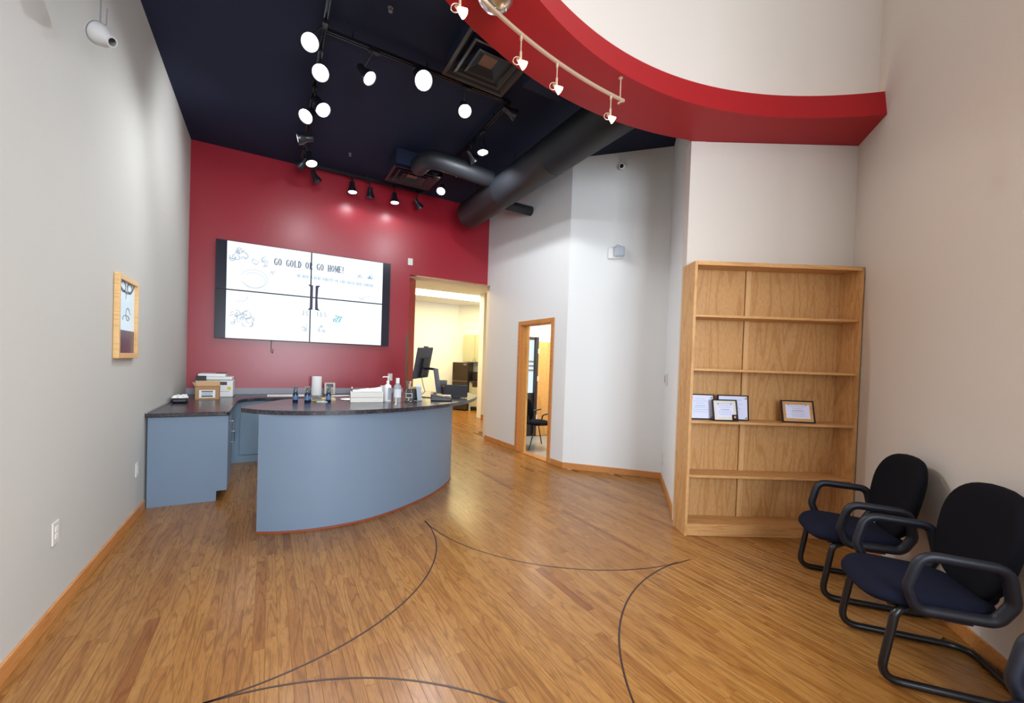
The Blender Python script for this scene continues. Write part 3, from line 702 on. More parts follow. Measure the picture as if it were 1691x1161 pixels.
po_ = MB().add(V, F).build('crumpled_paper', M['paper'], c_); sm = po_.modifiers.new('s', 'SOLIDIFY'); sm.thickness = .002

# back worktop items
t_ = thing('paper_towel_roll', 'upright white paper towel roll on the back worktop', 'paper towels', (.64, 6.93, .9102))
MB().lathe([(.085, 0), (.085, .008)], 28).build('stand', M['offwhite'], t_); MB().lathe([(.02, .009), (.07, .009), (.072, .02), (.072, .285), (.07, .29), (.02, .29), (.018, .28)], 32).build('roll', M['paper'], t_, smooth=40)
t_ = thing('desk_calculator', 'small beige desk terminal with a dark display standing on the back worktop', 'terminal', (.835, 6.97, .9102))
T_ = Tm((0, 0, .025), 0, R(-8)); MB().box(-.08, .08, -.02, .03, -.02, .165, T=T_).build('body', mat('beige_plastic', (196, 188, 172), .5), t_, bevel=.006)
MB().box(-.05, .05, -.023, -.0205, .09, .145, T=T_).build('display', mat('dark_teal_display', (50, 66, 80), .2), t_)
ob = MB()
for i in range(3):
    for j in range(3): ob.box(-.05+i*.035, -.025+i*.035, -.024, -.0205, .005+j*.024, .02+j*.024, T=T_)
ob.build('keys', M['grey'], t_)
tag(MB().box(-.02, .52, 6.75, 7.02, .9102, .918).build('paper_sheets', M['paper']), 'low stack of loose white papers on the back worktop', 'papers')
tag(MB().prism([(.78, 6.66), (1.10, 6.68), (1.09, 6.84), (.79, 6.82)], .9102, .917).build('paper_sheet', M['paper']), 'white sheet lying in front of the beige terminal', 'papers')
t_ = thing('tape_dispenser', 'small clear holder with thin pens on the back worktop', 'holder', (1.16, 6.85, .9102))
MB().lathe([(.045, 0), (.05, .005), (.05, .07), (.046, .07), (.044, .008)], 20, cap=False).build('cup', M['clear'], t_, smooth=40)
ob = MB(); ob.tube([(.0, 0, .006), (-.05, .01, .21)], .003, 6); ob.tube([(.01, .01, .006), (.03, 0, .17)], .003, 6); ob.build('pens', mat('red_pen', (180, 40, 50), .4), t_)
MB().lathe([(.0, .0), (.02, .012), (.0, .04)], 12, T=Tm((-.012, 0, .10)), cap=False).build('white_puff', M['paper'], t_, smooth=60)
t_ = thing('desk_phone', 'dark telephone on the back worktop behind the tissue box', 'phone', (1.45, 6.85, .9102))
MB().prism([(-.13, -.10), (.13, -.10), (.13, .12), (-.13, .12)], 0, .05).build('base', M['blkp'], t_, bevel=.012); MB().box(-.14, -.08, -.1, .12, .052, .10).build('handset', M['blkp'], t_, bevel=.018, bseg=3); MB().box(-.02, .11, .0, .10, .051, .062).build('display', M['grey'], t_)
tag(MB().box(1.62, 1.74, 6.95, 7.0, .9102, 1.06).build('card_holder', M['white'], bevel=.004), 'small white upright holder behind the clear gel bottle', 'holder')

# ================================================================== ITEMS ON THE RECEPTION COUNTER
ZT_ = 1.0422
def spray(loc, label):
    t = thing('spray_bottle', label, 'bottle', loc, 0, 'small blue spray bottles'); t.scale = (1.2, 1.2, 1.2)
    MB().lathe([(.019, 0), (.021, .003), (.021, .062), (.017, .078), (.011, .088), (.011, .09)], 20).build('bottle', M['blue'], t, smooth=40)
    MB().lathe([(.0213, .02), (.0213, .055)], 20, cap=False).build('label_band', M['bluelab'], t, smooth=40)
    MB().lathe([(.011, .0905), (.011, .10), (.006, .102), (.006, .112), (.010, .114), (.009, .122)], 16).build('spray_nozzle', M['blkp'], t, smooth=40)
    MB().lathe([(.0175, .08), (.0175, .128), (.015, .132), (.0, .132)], 18, cap=False).build('clear_cap', M['clear'], t, smooth=40)
    return t
sp = spray((.233, 4.60, ZT_), 'small dark blue spray bottle standing farthest from the tissue box')
for lc, lb in (((.335, 4.53, ZT_), 'small dark blue spray bottle in front of its touching neighbour'), ((.355, 4.62, ZT_), 'small dark blue spray bottle just behind its touching neighbour'), ((.535, 4.545, ZT_), 'small dark blue spray bottle alone in front of the tan notepad')):
    copy_thing(sp, lc, 0, lb)
sp.location = (.233, 4.60, ZT_)
tag(MB().prism([(.33, 4.66), (.62, 4.66), (.62, 4.80), (.33, 4.80)], ZT_, ZT_+.024).build('notepad', M['tan'], bevel=.003), 'tan notepad behind the lone spray bottle', 'notepad')
tag(MB().prism([(.42, 4.52), (.52, 4.50), (.53, 4.62), (.43, 4.63)], ZT_, ZT_+.006).build('phone_card', mat('glossy_white_card', (215, 235, 235), .08), bevel=.002), 'glossy pale card lying by the lone spray bottle', 'card')
t_ = thing('business_card_stand', 'small dark wedge stand behind the glossy card', 'stand', (.44, 4.645, ZT_+.024)); MB().prism([(-.05, 0), (.05, 0), (0, .03)], 0, .10, T=Tm((0, .05, 0), 0, R(90))).build('wedge', M['dkgrey'], t_)
tag(MB().lathe([(.10, 0), (.12, .006), (.118, .008), (.09, .004)], 28, T=Tm((.80, 4.75, ZT_))).build('paper_plate', M['paper'], smooth=40), 'white paper dish beside the tissue box', 'dish')
t_ = thing('tissue_box', 'white wooden tissue box with a tissue pulled out', 'tissue box', (.905, 4.50, ZT_), R(-6))
MB().box(-.165, .165, -.065, .065, 0, .05).build('lower_slat', M['offwhite'], t_, bevel=.003); MB().box(-.165, .165, -.066, .066, .0515, .105).build('upper_slat', M['offwhite'], t_, bevel=.003)
rr = random.Random(9); V = []; F = []
for i in range(11):
    for j in range(6):
        V.append((-.14+.29*i/10, -.045+.09*j/5, .106+max(0, .012+.035*(i/10)+rr.uniform(-.006, .012))*(1 if 0 < j < 5 else .1)))
for i in range(10):
    for j in range(5): F.append((i*6+j, (i+1)*6+j, (i+1)*6+j+1, i*6+j+1))
MB().add(V, F).build('tissue', M['paper'], t_, smooth=60)
t_ = thing('pump_bottle', 'white pump bottle of lotion beside the tissue box', 'bottle', (1.125, 4.50, ZT_))
MB().lathe([(.036, 0), (.04, .005), (.04, .15), (.034, .175), (.014, .19), (.014, .20)], 28).build('bottle', M['white'], t_, smooth=40)
MB().lathe([(.016, .2005), (.016, .222), (.005, .226), (.005, .262)], 16).build('collar', M['white'], t_, smooth=40)
MB().tube([(.01, 0, .266), (-.05, 0, .266), (-.056, 0, .258)], .006, 8).build('pump_nozzle', M['white'], t_, smooth=40)
MB().add([(.0405*math.cos(a), .0405*math.sin(a), z) for a in [R(-100+k*8) for k in range(9)] for z in (.02, .15)], [(2*k, 2*k+2, 2*k+3, 2*k+1) for k in range(8)]).build('label', M['inkgrey'], t_, smooth=60)
t_ = thing('gel_bottle', 'clear hand gel bottle with a white cap', 'bottle', (1.215, 4.44, ZT_))
MB().lathe([(.038, 0), (.042, .006), (.042, .15), (.034, .178), (.018, .195), (.018, .20)], 28).build('bottle', M['gel'], t_, smooth=40)
MB().lathe([(.020, .2005), (.020, .255), (.018, .257)], 20).build('cap', M['white'], t_, smooth=40)
MB().add([(.0427*math.cos(a), .0427*math.sin(a), z) for a in [R(-160+k*10) for k in range(13)] for z in (.05, .14)], [(2*k, 2*k+2, 2*k+3, 2*k+1) for k in range(12)]).build('label', M['label'], t_, smooth=60)
t_ = thing('glass_carafe', 'glass carafe with a black tag hung on its neck', 'carafe', (1.345, 4.46, ZT_))
MB().lathe([(.046, 0), (.052, .01), (.05, .05), (.035, .115), (.024, .155), (.024, .19), (.033, .225), (.031, .225), (.021, .19), (.021, .155), (.032, .115), (.047, .05), (.047, .012), (.0, .010)], 28, cap=False).build('glass', M['glass'], t_, smooth=50)
T_ = Tm((-.012, -.058, .07), R(-20)); MB().box(-.034, .034, -.002, .002, -.024, .024, T=T_).build('tag_border', M['offwhite'], t_); MB().box(-.029, .029, -.003, -.002, -.019, .019, T=T_).build('tag', M['blkp'], t_)
# monitor on a slanted stand
t_ = thing('monitor', 'grey-backed tilted monitor on an angled stand', 'monitor', (1.75, 4.90, ZT_), R(220)); t_.scale = (1.07, 1.07, 1.07)
T_ = Tm((-.02, -.12, .40), 0, R(-12), R(3))
MB().box(-.16, .16, -.012, .012, -.185, .185, T=T_).build('screen_panel', M['dkgrey'], t_, bevel=.006)
MB().box(-.075, .06, .0125, .04, -.17, .06, T=T_).build('rear_cover', M['blkp'], t_, bevel=.006)
MB().box(-.04, .03, -.012, .012, .186, .20, T=T_).build('webcam', M['dkgrey'], t_)
MB().box(-.15, .15, -.0135, -.0125, -.17, .17, T=T_).build('display', M['screenoff'], t_)
MB().tube([(0, -.085, .33), (0, -.02, .335), (0, .06, .33)], .014, 8).build('hinge', M['blkp'], t_, smooth=40)
T_ = Tm((0, .095, .17), 0, R(10)); MB().box(-.045, .045, -.008, .008, -.165, .17, T=T_).build('stand_leg', mat('slate_metal', (70, 76, 92), .4), t_, bevel=.004)
MB().box(-.07, .07, -.10, .11, 0, .01).build('foot', M['blkp'], t_, bevel=.003)
t_ = thing('card_terminal', 'black wedge-shaped card terminal near the rounded counter end', 'terminal', (1.74, 4.49, ZT_), R(-20))
MB().add([(-.12, -.07, 0), (.12, -.07, 0), (.12, .09, 0), (-.12, .09, 0), (-.12, -.07, .075), (.12, -.07, .035), (.12, .09, .045), (-.12, .09, .10)], [(3, 2, 1, 0), (4, 5, 6, 7), (0, 1, 5, 4), (1, 2, 6, 5), (2, 3, 7, 6), (3, 0, 4, 7)]).build('body', M['blkp'], t_, bevel=.008)
MB().box(.03, .11, .01, .03, .056, .066, T=Tm((0, 0, 0), 0, 0, 0)).build('card', M['white'], t_); MB().box(.05, .09, -.005, .008, .052, .060).build('red_strip', mat('orange_red_strip', (220, 90, 60), .5), t_)
t_ = thing('tablet_stand', 'black tablet leaning on a stand at the rounded counter end', 'tablet', (2.05, 4.80, ZT_), R(-25))
T_ = Tm((0, .0, .085), 0, R(-28)); MB().box(-.15, .15, -.008, .008, -.085, .085, T=T_).build('tablet', M['blkp'], t_, bevel=.006)
MB().prism([(-.06, 0), (.06, 0), (.06, .12), (-.06, .12)], 0, .02).build('foot', M['blkp'], t_, bevel=.004); MB().tube([(.08, .10, .006), (.0, .02, .10)], .008, 6).build('strut', M['blkp'], t_)
MB().box(.09, .12, .08, .10, 0, .03).build('clip', M['white'], t_)
t_ = thing('receipt_printer', 'small black box behind the carafe with a paper slip', 'printer', (1.50, 4.76, ZT_), R(-20))
MB().box(-.085, .07, -.08, .08, 0, .12).build('body', M['blkp'], t_, bevel=.008); MB().box(-.05, .05, -.03, -.028, .121, .145).build('slip', M['tan'], t_)
t_ = thing('sign_holder', 'small clear acrylic holder with a white leaflet', 'holder', (1.475, 4.50, ZT_), R(15))
T_ = Tm((0, 0, .10), 0, R(-12)); MB().box(-.028, .028, -.003, .003, -.095, .085, T=T_).build('leaflet', M['label'], t_); MB().box(-.032, .032, -.005, -.0035, -.097, .06, T=T_).build('acrylic', M['clear'], t_); MB().box(-.035, .035, -.03, .04, 0, .006).build('foot', M['clear'], t_)
t_ = thing('mini_speaker', 'small black box with a red indicator light behind the slanted stand', 'device', (2.06, 5.28, ZT_), R(-20))
MB().box(-.06, .06, -.05, .05, 0, .20).build('body', M['fridge'], t_, bevel=.006); MB().lathe([(.008, 0), (.008, .003)], 12, T=Tm((.02, -.053, .12), 0, R(90))).build('indicator', M['led'], t_)
MB().box(-.045, .045, -.052, -.05, .14, .18).build('display', M['blkp'], t_)
cbl = (MB().tube(fillet([(1.66, 4.98, 1.30), (1.70, 5.02, 1.18), (1.74, 5.06, 1.10), (1.70, 5.10, 1.06), (1.66, 5.12, ZT_+.006)], .02), .004, 6).build('cable', M['blkp'])); mon = [o for o in COL.objects if o.name == 'monitor'][0]; bpy.context.view_layer.update(); cbl.parent = mon; cbl.matrix_parent_inverse = mon.matrix_world.inverted()

# ================================================================== KITCHEN
def kpos(s_, off): v = KC+kd*s_+kn*off; return v
kr = math.atan2(kd.y, kd.x)   # local x along the wall, local -y faces out
t_ = thing('fridge', 'black two-door fridge in the lit kitchen', 'fridge', (kpos(.17, 0).x, kpos(.17, 0).y, 0), kr)
MB().box(0, .50, -.72, -.25, .02, 1.48).build('body', M['fridge'], t_, bevel=.01)
for z0, z1 in ((.03, .90), (.915, 1.475)):
    d_ = MB().box(.002, .498, -.775, -.722, z0, z1).build('door', M['fridge'], t_, bevel=.012)
    MB().box(.02, .05, -.80, -.776, z0+.25 if z0 > .5 else z1-.35, z0+.45 if z0 > .5 else z1-.12).build('handle', M['blkp'], d_, bevel=.006)
MB().box(.36, .46, -.778, -.776, 1.40, 1.43).build('badge', M['chrome'], t_); MB().box(.01, .49, -.78, -.7755, .903, .912).build('chrome_seam', M['chrome'], t_)
t_ = thing('wall_cupboard', 'cream double-door wall cupboard above the fridge', 'cupboard', (kpos(.33, 0).x, kpos(.33, 0).y, 1.50), kr)
MB().box(0, 1.60, -.33, -.002, 0, .86).build('body', M['cream'], t_)
for k in range(4):
    d_ = MB().box(k*.40+.003, k*.40+.397, -.35, -.331, .003, .857).build('door', M['cream'], t_, bevel=.004); x_ = .36 if k % 2 == 0 else .04
    MB().box(k*.40+x_-.006, k*.40+x_+.006, -.375, -.351, .03, .13).build('handle', M['chrome'], d_)
t_ = thing('base_cabinet', 'cream base cabinet with a dark worktop beside the fridge', 'cabinet', (kpos(.69, 0).x, kpos(.69, 0).y, 0), kr)
MB().box(0, 1.5, -.62, -.002, .12, .88).build('body', M['cream'], t_); MB().box(.02, 1.5, -.55, -.002, .001, .12).build('toe_kick', M['blackm'], t_); MB().box(0, 1.5, -.66, -.002, .881, .92).build('worktop', M['granite'], t_, bevel=.004)
MB().box(.10, .62, -.64, -.621, .74, .875).build('drawer', M['fridge'], t_); MB().box(.10, .62, -.64, -.621, .14, .72).build('door', M['cream'], t_, bevel=.004); MB().box(0, .06, -.64, -.621, .0, .88).build('end_stile', M['cream'], t_)
t_ = thing('microwave', 'black microwave on the kitchen worktop', 'microwave', (kpos(.72, .12).x, kpos(.72, .12).y, .9205), kr)
MB().box(0, .50, -.38, 0, .01, .28).build('body', M['blkp'], t_, bevel=.01); MB().box(.14, .36, -.385, -.3805, .05, .24).build('window', M['fridge'], t_); MB().box(.38, .40, -.41, -.381, .05, .24).build('handle', M['grey'], t_); MB().box(0, .50, -.3, -.05, 0, .01).build('feet', M['blkp'], t_)
MBs = MB()
tl = thing('tile_panel', 'brown tiled splash panel behind the microwave', 'tiles', (kpos(1.35, 0).x, kpos(1.35, 0).y, 1.22), kr)
for i in range(4):
    for j in range(2): MB().box(-.4+i*.2+.003, -.4+(i+1)*.2-.003, -.012, -.001, -.1+j*.12+.003, -.1+(j+1)*.12-.003).build('tile', mat('brown_tile_%d%d' % (i, j), (150+8*i, 112+6*j, 80), .3), tl)
v_ = thing('ceiling_vent', 'small slatted vent in the kitchen ceiling', 'vent', (3.55, 8.85, 3.34))
MB().box(-.24, .24, -.22, .22, -.012, -.001).build('frame', M['offwhite'], v_)
for k in range(7): MB().box(-.20, .20, -.18+k*.055, -.15+k*.055, -.02, -.0125).build('slat', mat('vent_slat_brown', (128, 110, 84), .6) if k == 0 else D.materials['vent_slat_brown'], v_)
MB().box(3.1, 5.9, 10.35, 11.25, 3.325, 3.339).build('ceiling_light', M['trough'])
tag(D.objects['ceiling_light'], 'bright warm trough light across the kitchen ceiling', 'light')

# corner guard on the red wall edge
tag(MB().box(2.105, 2.1435, YB-.004, YB-.0005, .10, 1.968).box(2.1425, 2.146, YB-.004, YB+.04, .10, 1.968).build('corner_guard', mat('brown_corner_guard', (110, 84, 64), .35)), 'brown corner guard on the red wall edge at the kitchen opening', 'corner guard')

# ================================================================== BOOKCASE
A_ = Vector((3.289, 2.389)); bdv = Vector((.8795, -.4760)).normalized(); brz = math.atan2(bdv.y, bdv.x)
bk = thing('bookcase', 'tall oak bookcase with five open levels against the beige wall', 'bookcase', (A_.x, A_.y, 0), brz)
BL, BH, BD, t = 1.525, 2.468, .235, .020       # local x along the front, y into the wall, front at y=0
def board(name, x0, x1, y0, y1, z0, z1, mt, par=bk, bev=.0015): return MB().box(x0, x1, y0, y1, z0, z1).build(name, M[mt], par, bevel=bev)
board('side_panel', 0, t, 0, BD, 0, BH-t, 'oakv'); board('side_panel', BL-t, BL, 0, BD, 0, BH-t, 'oakv')
board('top_panel', 0, BL, 0, BD, BH-t+.0003, BH, 'oakh')
board('face_stile', -.002, .022, -.012, -.0003, 0, BH, 'oakv'); board('face_stile', BL-.022, BL+.002, -.012, -.0003, 0, BH, 'oakv')
board('face_rail', .0225, BL-.0225, -.012, -.0003, BH-.035, BH, 'oakh')
for z in (1.995, 1.512, 1.040, .550): board('shelf', t+.0005, BL-t-.0005, .002, BD-.008, z-.022, z, 'oakh')
board('shelf', t+.0005, BL-t-.0005, .002, BD-.008, .088, .108, 'oakh')
board('kick_board', t+.0005, BL-t-.0005, .0, .018, 0.001, .0875, 'oakh')
xm = .60
board('back_panel', t+.0005, xm-.004, BD-.007, BD, .1, BH-t, 'oakv', bev=0); board('back_panel', xm+.002, BL-t-.0005, BD-.007, BD, .1, BH-t, 'oakv', bev=0)
zz = [.108, .528, .55, 1.018, 1.04, 1.49, 1.512, 1.973, 1.995, BH-t]
for k in range(0, 10, 2): board('back_batten', xm+.0, xm+.046, BD-.022, BD-.0072, zz[k]+.0005, zz[k+1]-.0005, 'batten')
def cert(label, s_, dy, w_, h_, mt, rz, lean, style):
    p = A_+bdv*s_+Vector((-bdv.y, bdv.x))*dy
    c = thing('certificate_frame', label, 'frame', (p.x, p.y, 1.0403), brz+rz, 'framed certificates on the bookcase')
    T_ = Tm((0, 0, .002), 0, R(-lean)); f = .010
    for a in ((-w_/2, w_/2, 0, f), (-w_/2, w_/2, h_-f, h_)): MB().box(a[0], a[1], -.008, .008, a[2], a[3], T=T_).build('frame_bar', M['blackm'], c)
    for a in ((-w_/2, -w_/2+f), (w_/2-f, w_/2)): MB().box(a[0], a[1], -.008, .008, f, h_-f, T=T_).build('frame_bar', M['blackm'], c)
    MB().box(-w_/2+f, w_/2-f, .0, .004, f, h_-f, T=T_).build('backing', M[mt], c)
    mg = .004 if style == 0 else .028
    MB().box(-w_/2+f+mg, w_/2-f-mg, -.002, -.0003, f+mg, h_-f-mg, T=T_).build('certificate', mat('certificate_paper_%s' % mt, (214, 218, 246), .6) if ('certificate_paper_%s' % mt) not in D.materials else D.materials['certificate_paper_%s' % mt], c)
    ob = MB(); rr = random.Random(len(label))
    for k in range(7):
        z = h_*(.80-.085*k); l_ = w_*rr.uniform(.15, .30)
        if k == 3: continue
        x_ = -l_
        while x_ < l_:
            q_ = rr.uniform(.004, .014); ob.box(x_, min(x_+q_, l_), -.0032, -.0021, z, z+.0035, T=T_); x_ += q_+.003
    ob.build('text_lines', M['inkgrey'], c)
    MB().box(-w_*.18, w_*.18, -.0033, -.0021, h_*.53, h_*.55, T=T_).build('name_line', M['inkcyan'] if style == 0 else M['grey'], c)
    if style == 0:
        ob = MB()
        for sx in (-1, 1):
            for z in (f+mg+.002, h_-f-mg-.022):
                if sx*z > 0: ob.prism([(sx*(w_/2-f-mg-.002), 0), (sx*(w_/2-f-mg-.024), 0), (sx*(w_/2-f-mg-.002), .02)], 0, .001, T=T_ @ Tm((0, -.0022, z), 0, R(90)))
        ob.build('corner_ornament', M['grey'], c)['kind'] = 'stuff'; MB().box(-w_*.42, -w_*.36, -.0033, -.0021, h_*.13, h_*.19, T=T_).build('emblem', M['inkgrey'], c)
    else:
        for sx in (-1, 1): MB().lathe([(.008, 0), (.008, .001)], 12, T=T_ @ Tm((sx*w_*.27, -.0021, h_*.80), 0, R(90))).build('seal', M['inkgrey'], c)
    MB().box(-.03, .03, -.002, .002, 0, h_*.6, T=Tm((0, .014+h_*.55*(math.tan(R(lean))+math.tan(R(14))), .003), 0, R(14))).build('easel_back', M['blackm'], c)
    return c, T_
cert('black framed certificate behind the others at the end next to the column', .158, .105, .262, .232, 'paper', 0, 6, 0)
cert('black framed certificate behind the smaller one, nearest the middle batten', .465, .105, .29, .232, 'paper', 0, 6, 0)
c, T_ = cert('smaller black framed certificate in front, with a small portrait photo in its corner', .352, .025, .235, .195, 'offwhite', R(4), 12, 1)
MB().box(.060, .108, -.011, -.0085, .010, .058, T=T_).build('portrait_photo', M['blkp'], c)
MB().lathe([(.011, 0), (.011, .001)], 14, T=T_ @ Tm((.084, -.0112, .036), 0, R(90))).build('portrait_face', mat('skin_print', (206, 150, 128), .5), c)
cert('black framed certificate standing alone on the wide side of the shelf', 1.055, .07, .285, .205, 'oakh', R(-6), 14, 1)

# ================================================================== CHAIRS
def sq(a, p): c = math.cos(a); return math.copysign(abs(c)**p, c)
def pad(rx, ry, th, px=.62, n=40, m=7, crown=.018, fn=None):
    """cushion: superellipse outline, rounded rim"""
    V = []; F = []; prof_ = [(.0, -.5, 0)]
    rings = [(.35, -.50), (.75, -.50), (.92, -.42), (1, -.15), (1, .12), (.96, .34), (.86, .47), (.65, .5), (.35, .5)]
    for f_, z in rings:
        for k in range(n):
            a = 2*math.pi*k/n
            x_ = rx*f_*sq(a, px); y_ = ry*f_*sq(a-math.pi/2, px)
            zz_ = z*th+(crown*(1-f_**2) if z > 0 else 0)
            V.append(fn(x_, y_, zz_) if fn else (x_, y_, zz_))
    L = len(rings)
    for j in range(L-1):
        for k in range(n): F.append((j*n+k, j*n+(k+1) % n, (j+1)*n+(k+1) % n, (j+1)*n+k))
    F.append(tuple(range(n-1, -1, -1))); F.append(tuple((L-1)*n+k for k in range(n)))
    return MB().add(V, F)
def make_chair(label, loc):
    c = thing('waiting_chair', label, 'chair', loc, .6958, 'sled-base waiting chairs along the beige wall')
    hw = .235; zr = .0205; r_ = .0185
    # one continuous tube: under-seat ends, front legs, runners, rear cross bar
    P = [(-.10, .20, .385), (-.10, .545, .385)] 
    P = [(-.12, .16, .382), (-.20, .50, .382), (-hw, .565, .36), (-hw, .615, zr), (-hw, .04, zr), (hw, .04, zr), (hw, .615, zr), (hw, .565, .36), (.20, .50, .382), (.12, .16, .382)]
    MB().tube(fillet(P, [0, .05, .05, .075, .10, .10, .075, .05, .05, 0], 7), r_, 12).build('sled_frame', M['tube'], c, smooth=60)
    def seatfn(x_, y_, z_):
        drop = .05*max(0, (y_/.26-.45))**2*2.2
        dish = -.012*(1-min(1, (abs(x_)/.25)**2))*(1 if z_ > 0 else 0)
        return (x_*(1+.06*y_/.26), y_+.40, z_-drop+dish+.43-.02*(.26-y_)/.52)
    s_ = pad(.248, .262, .082, .55, fn=seatfn).build('seat', M['cloth'], c, smooth=70)
    MB().prism([(-.19, .20), (.19, .20), (.20, .58), (-.20, .58)], .366, .388).build('seat_pan', M['blkp'], c, bevel=.008)
    def backfn(x_, y_, z_):
        wd = 1.0+.10*min(1, max(-1, y_/.28))-.07*(y_/.28)**2
        return (x_*wd, .125-z_-.10*(y_/.28)*.5+.05*(x_/.23)**2*1.0*.6, .695+y_)
    pad(.268, .275, .07, .72, fn=backfn, crown=.01).build('backrest', M['cloth2'], c, smooth=70)
    MB().tube(fillet([(0, .30, .375), (0, .08, .37), (0, .055, .60)], .06), .022, 8, ry=.008).build('back_bracket', M['blkp'], c, smooth=50)
    for s in (-1, 1):
        x_ = s*.268
        P = [(x_, .54, .50), (x_*1.03, .50, .665), (x_*1.03, .20, .655), (x_, .17, .50), (x_*.97, .22, .405), (x_*.97, .50, .40)]
        MB().tube(fillet(P, [.07, .075, .06, .07, .06, .06], 6, closed=True), .027, 12, closed=True, ry=.023).build('armrest', M['armp'], c, smooth=60)
        MB().box(min(s*.19, s*.268), max(s*.19, s*.268), .30, .40, .370, .386).build('arm_bracket', M['blkp'], c)
    return c
def cpos(s_): return (SR[0]+RD.x*s_-RD.y*.018, SR[1]+RD.y*s_+RD.x*.018, 0)
ch = make_chair('navy-black sled-base armchair beside the bookcase', cpos(-1.325))
copy_thing(ch, cpos(-2.10), .6958, 'navy-black sled-base armchair in the middle of the row, wholly in view')
copy_thing(ch, cpos(-3.26), .6958, 'navy-black sled-base armchair cut off by the edge of the picture')

# office chair seen through the doorway
oc = thing('office_chair', 'black armchair with thin steel legs seen through the oak doorway', 'chair', (4.22, 6.12, 0.001), R(-98))
pad(.23, .22, .06, .6, fn=lambda x_, y_, z_: (x_, y_, z_+.45)).build('seat', M['cloth2'], oc, smooth=70)
pad(.21, .19, .05, .7, fn=lambda x_, y_, z_: (x_, -.20-z_-.12*y_, .70+y_)).build('backrest', M['cloth2'], oc, smooth=70)
for s in (-1, 1):
    MB().tube([(s*.21, .12, .43), (s*.23, .22, .011)], .011, 8).build('leg', M['tube'], oc, smooth=60)
    MB().tube([(s*.21, -.14, .43), (s*.23, -.26, .011)], .011, 8).build('leg', M['tube'], oc, smooth=60)
    MB().tube(fillet([(s*.25, -.05, .43), (s*.26, -.03, .62), (s*.26, .20, .66)], .05), .013, 8).build('armrest', M['tube'], oc, smooth=60)
    MB().tube(fillet([(s*.15, -.10, .43), (s*.15, -.24, .43), (s*.15, -.25, .60)], .05), .010, 8).build('back_support', M['tube'], oc, smooth=60)

# ================================================================== CEILING: ducts, diffusers, tracks, lights
dm = thing('air_duct', 'large round black air duct running below the ceiling', 'duct', (2.92, 0, 4.01))
MB().lathe([(.0, 0), (.20, 0), (.225, .03), (.225, 1.2), (.229, 1.21), (.225, 1.22), (.225, 2.4), (.229, 2.41), (.225, 2.42), (.225, 3.95)], 40, T=Matrix.Translation((0, 6.50, 0)) @ Matrix.Rotation(R(90), 4, 'X'), cap=False).build('main_run', M['duct'], dm, smooth=40)
MB().tube(fillet([(-.19, 5.35, .14), (-1.12, 5.35, .20), (-1.12, 5.815, .25)], .22, 10), .12, 20).build('branch', M['duct'], dm, smooth=50)
MB().tube([(.20, 5.75, .0), (.775, 5.75, .0)], .075, 18).build('side_branch', M['duct'], dm, smooth=50)
for y in (3.3, 5.0, 6.2): MB().tube([(0, y, .224), (0, y, .464)], .006, 6).build('hanger', M['blackm'], dm)
def diffuser(label, cx, cy, z, hs, hy, tint):
    d = thing('air_diffuser', label, 'diffuser', (cx, cy, z), 0, 'square ceiling air diffusers')
    def sqr(a, b, z0, z1, nm, mt):   # sloped square ring a (outer half size) to b (inner)
        ky = hy/hs
        V = []
        for (q, zz_) in ((a, z0), (b, z1), (b-.004, z1+.004), (a-.004, z0+.006)):
            V += [(-q, -q*ky, zz_), (q, -q*ky, zz_), (q, q*ky, zz_), (-q, q*ky, zz_)]
        F = []
        for k in range(4):
            for i in range(4): j = (i+1) % 4; kk = (k+1) % 4; F.append((k*4+i, k*4+j, kk*4+j, kk*4+i))
        MB().add(V, F).build(nm, mt, d)
    g = M['blacktrack']
    sqr(hs, hs*.90, 0, .004, 'outer_frame', g); sqr(hs*.90, hs*.72, .004, .05, 'cone_ring', M['duct']); sqr(hs*.74, hs*.66, -.004, .0, 'cone_ring', g); sqr(hs*.66, hs*.50, 0, .05, 'cone_ring', M['duct'])
    sqr(hs*.50, hs*.43, -.010, -.004, 'cone_ring', g); sqr(hs*.43, hs*.22, -.004, .035, 'cone_ring', M['duct'])
    MB().box(-hs*.25, hs*.25, -hy*.25, hy*.25, .036, .045).build('core_plate', tint, d)
    MB().box(-hs*.9, hs*.9, -hy*.9, hy*.9, .06, ZC-z-.002).build('plenum_box', M['black'], d)
    return d
diffuser('large square black diffuser nearest the red soffit', 1.74, 3.55, 4.30, .335, .335, mat('copper_tint_plate', (120, 84, 66), .5))
diffuser('square black diffuser close to the red wall under the duct elbow', 1.80, 6.10, 4.20, .345, .28, D.materials['copper_tint_plate'])
tag(MB().box(2.10, 2.55, 2.9, 3.5, 4.20, 4.46).build('duct_box', M['black'], bevel=.01), 'black boxed duct behind the large diffuser', 'duct')

ZK = 4.395
def track(label, a, b):
    a = Vector(a); b = Vector(b); t_ = (b-a).normalized(); n_ = Vector((-t_.y, t_.x))
    o = thing('light_track', label, 'track', (0, 0, 0), 0, 'black light tracks on the ceiling')
    for s in (-1, 1): MB().prism([a+n_*s*.018, b+n_*s*.018, b+n_*s*.008, a+n_*s*.008], ZK, ZK+.022).build('side_rail', M['blacktrack'], o)
    MB().prism([a+n_*.018, b+n_*.018, b-n_*.018, a-n_*.018], ZK+.0225, ZK+.03).build('channel', M['blackm'], o)
    L = (b-a).length
    for k in range(3):
        p = a+t_*L*(.12+.38*k); MB().tube([(p.x, p.y, ZK+.03), (p.x, p.y, ZC-.001)], .007, 8).build('hanger', M['blackm'], o)
track('black light track on the side of the off-white wall', (.36, 3.2), (.36, 6.95))
track('black light track along the top of the red wall', (.38, 6.98), (2.25, 6.98))
track('black light track beside the big duct', (2.27, 4.08), (2.27, 6.95))
track('black light track next to the large diffuser', (.38, 4.06), (2.25, 4.06))

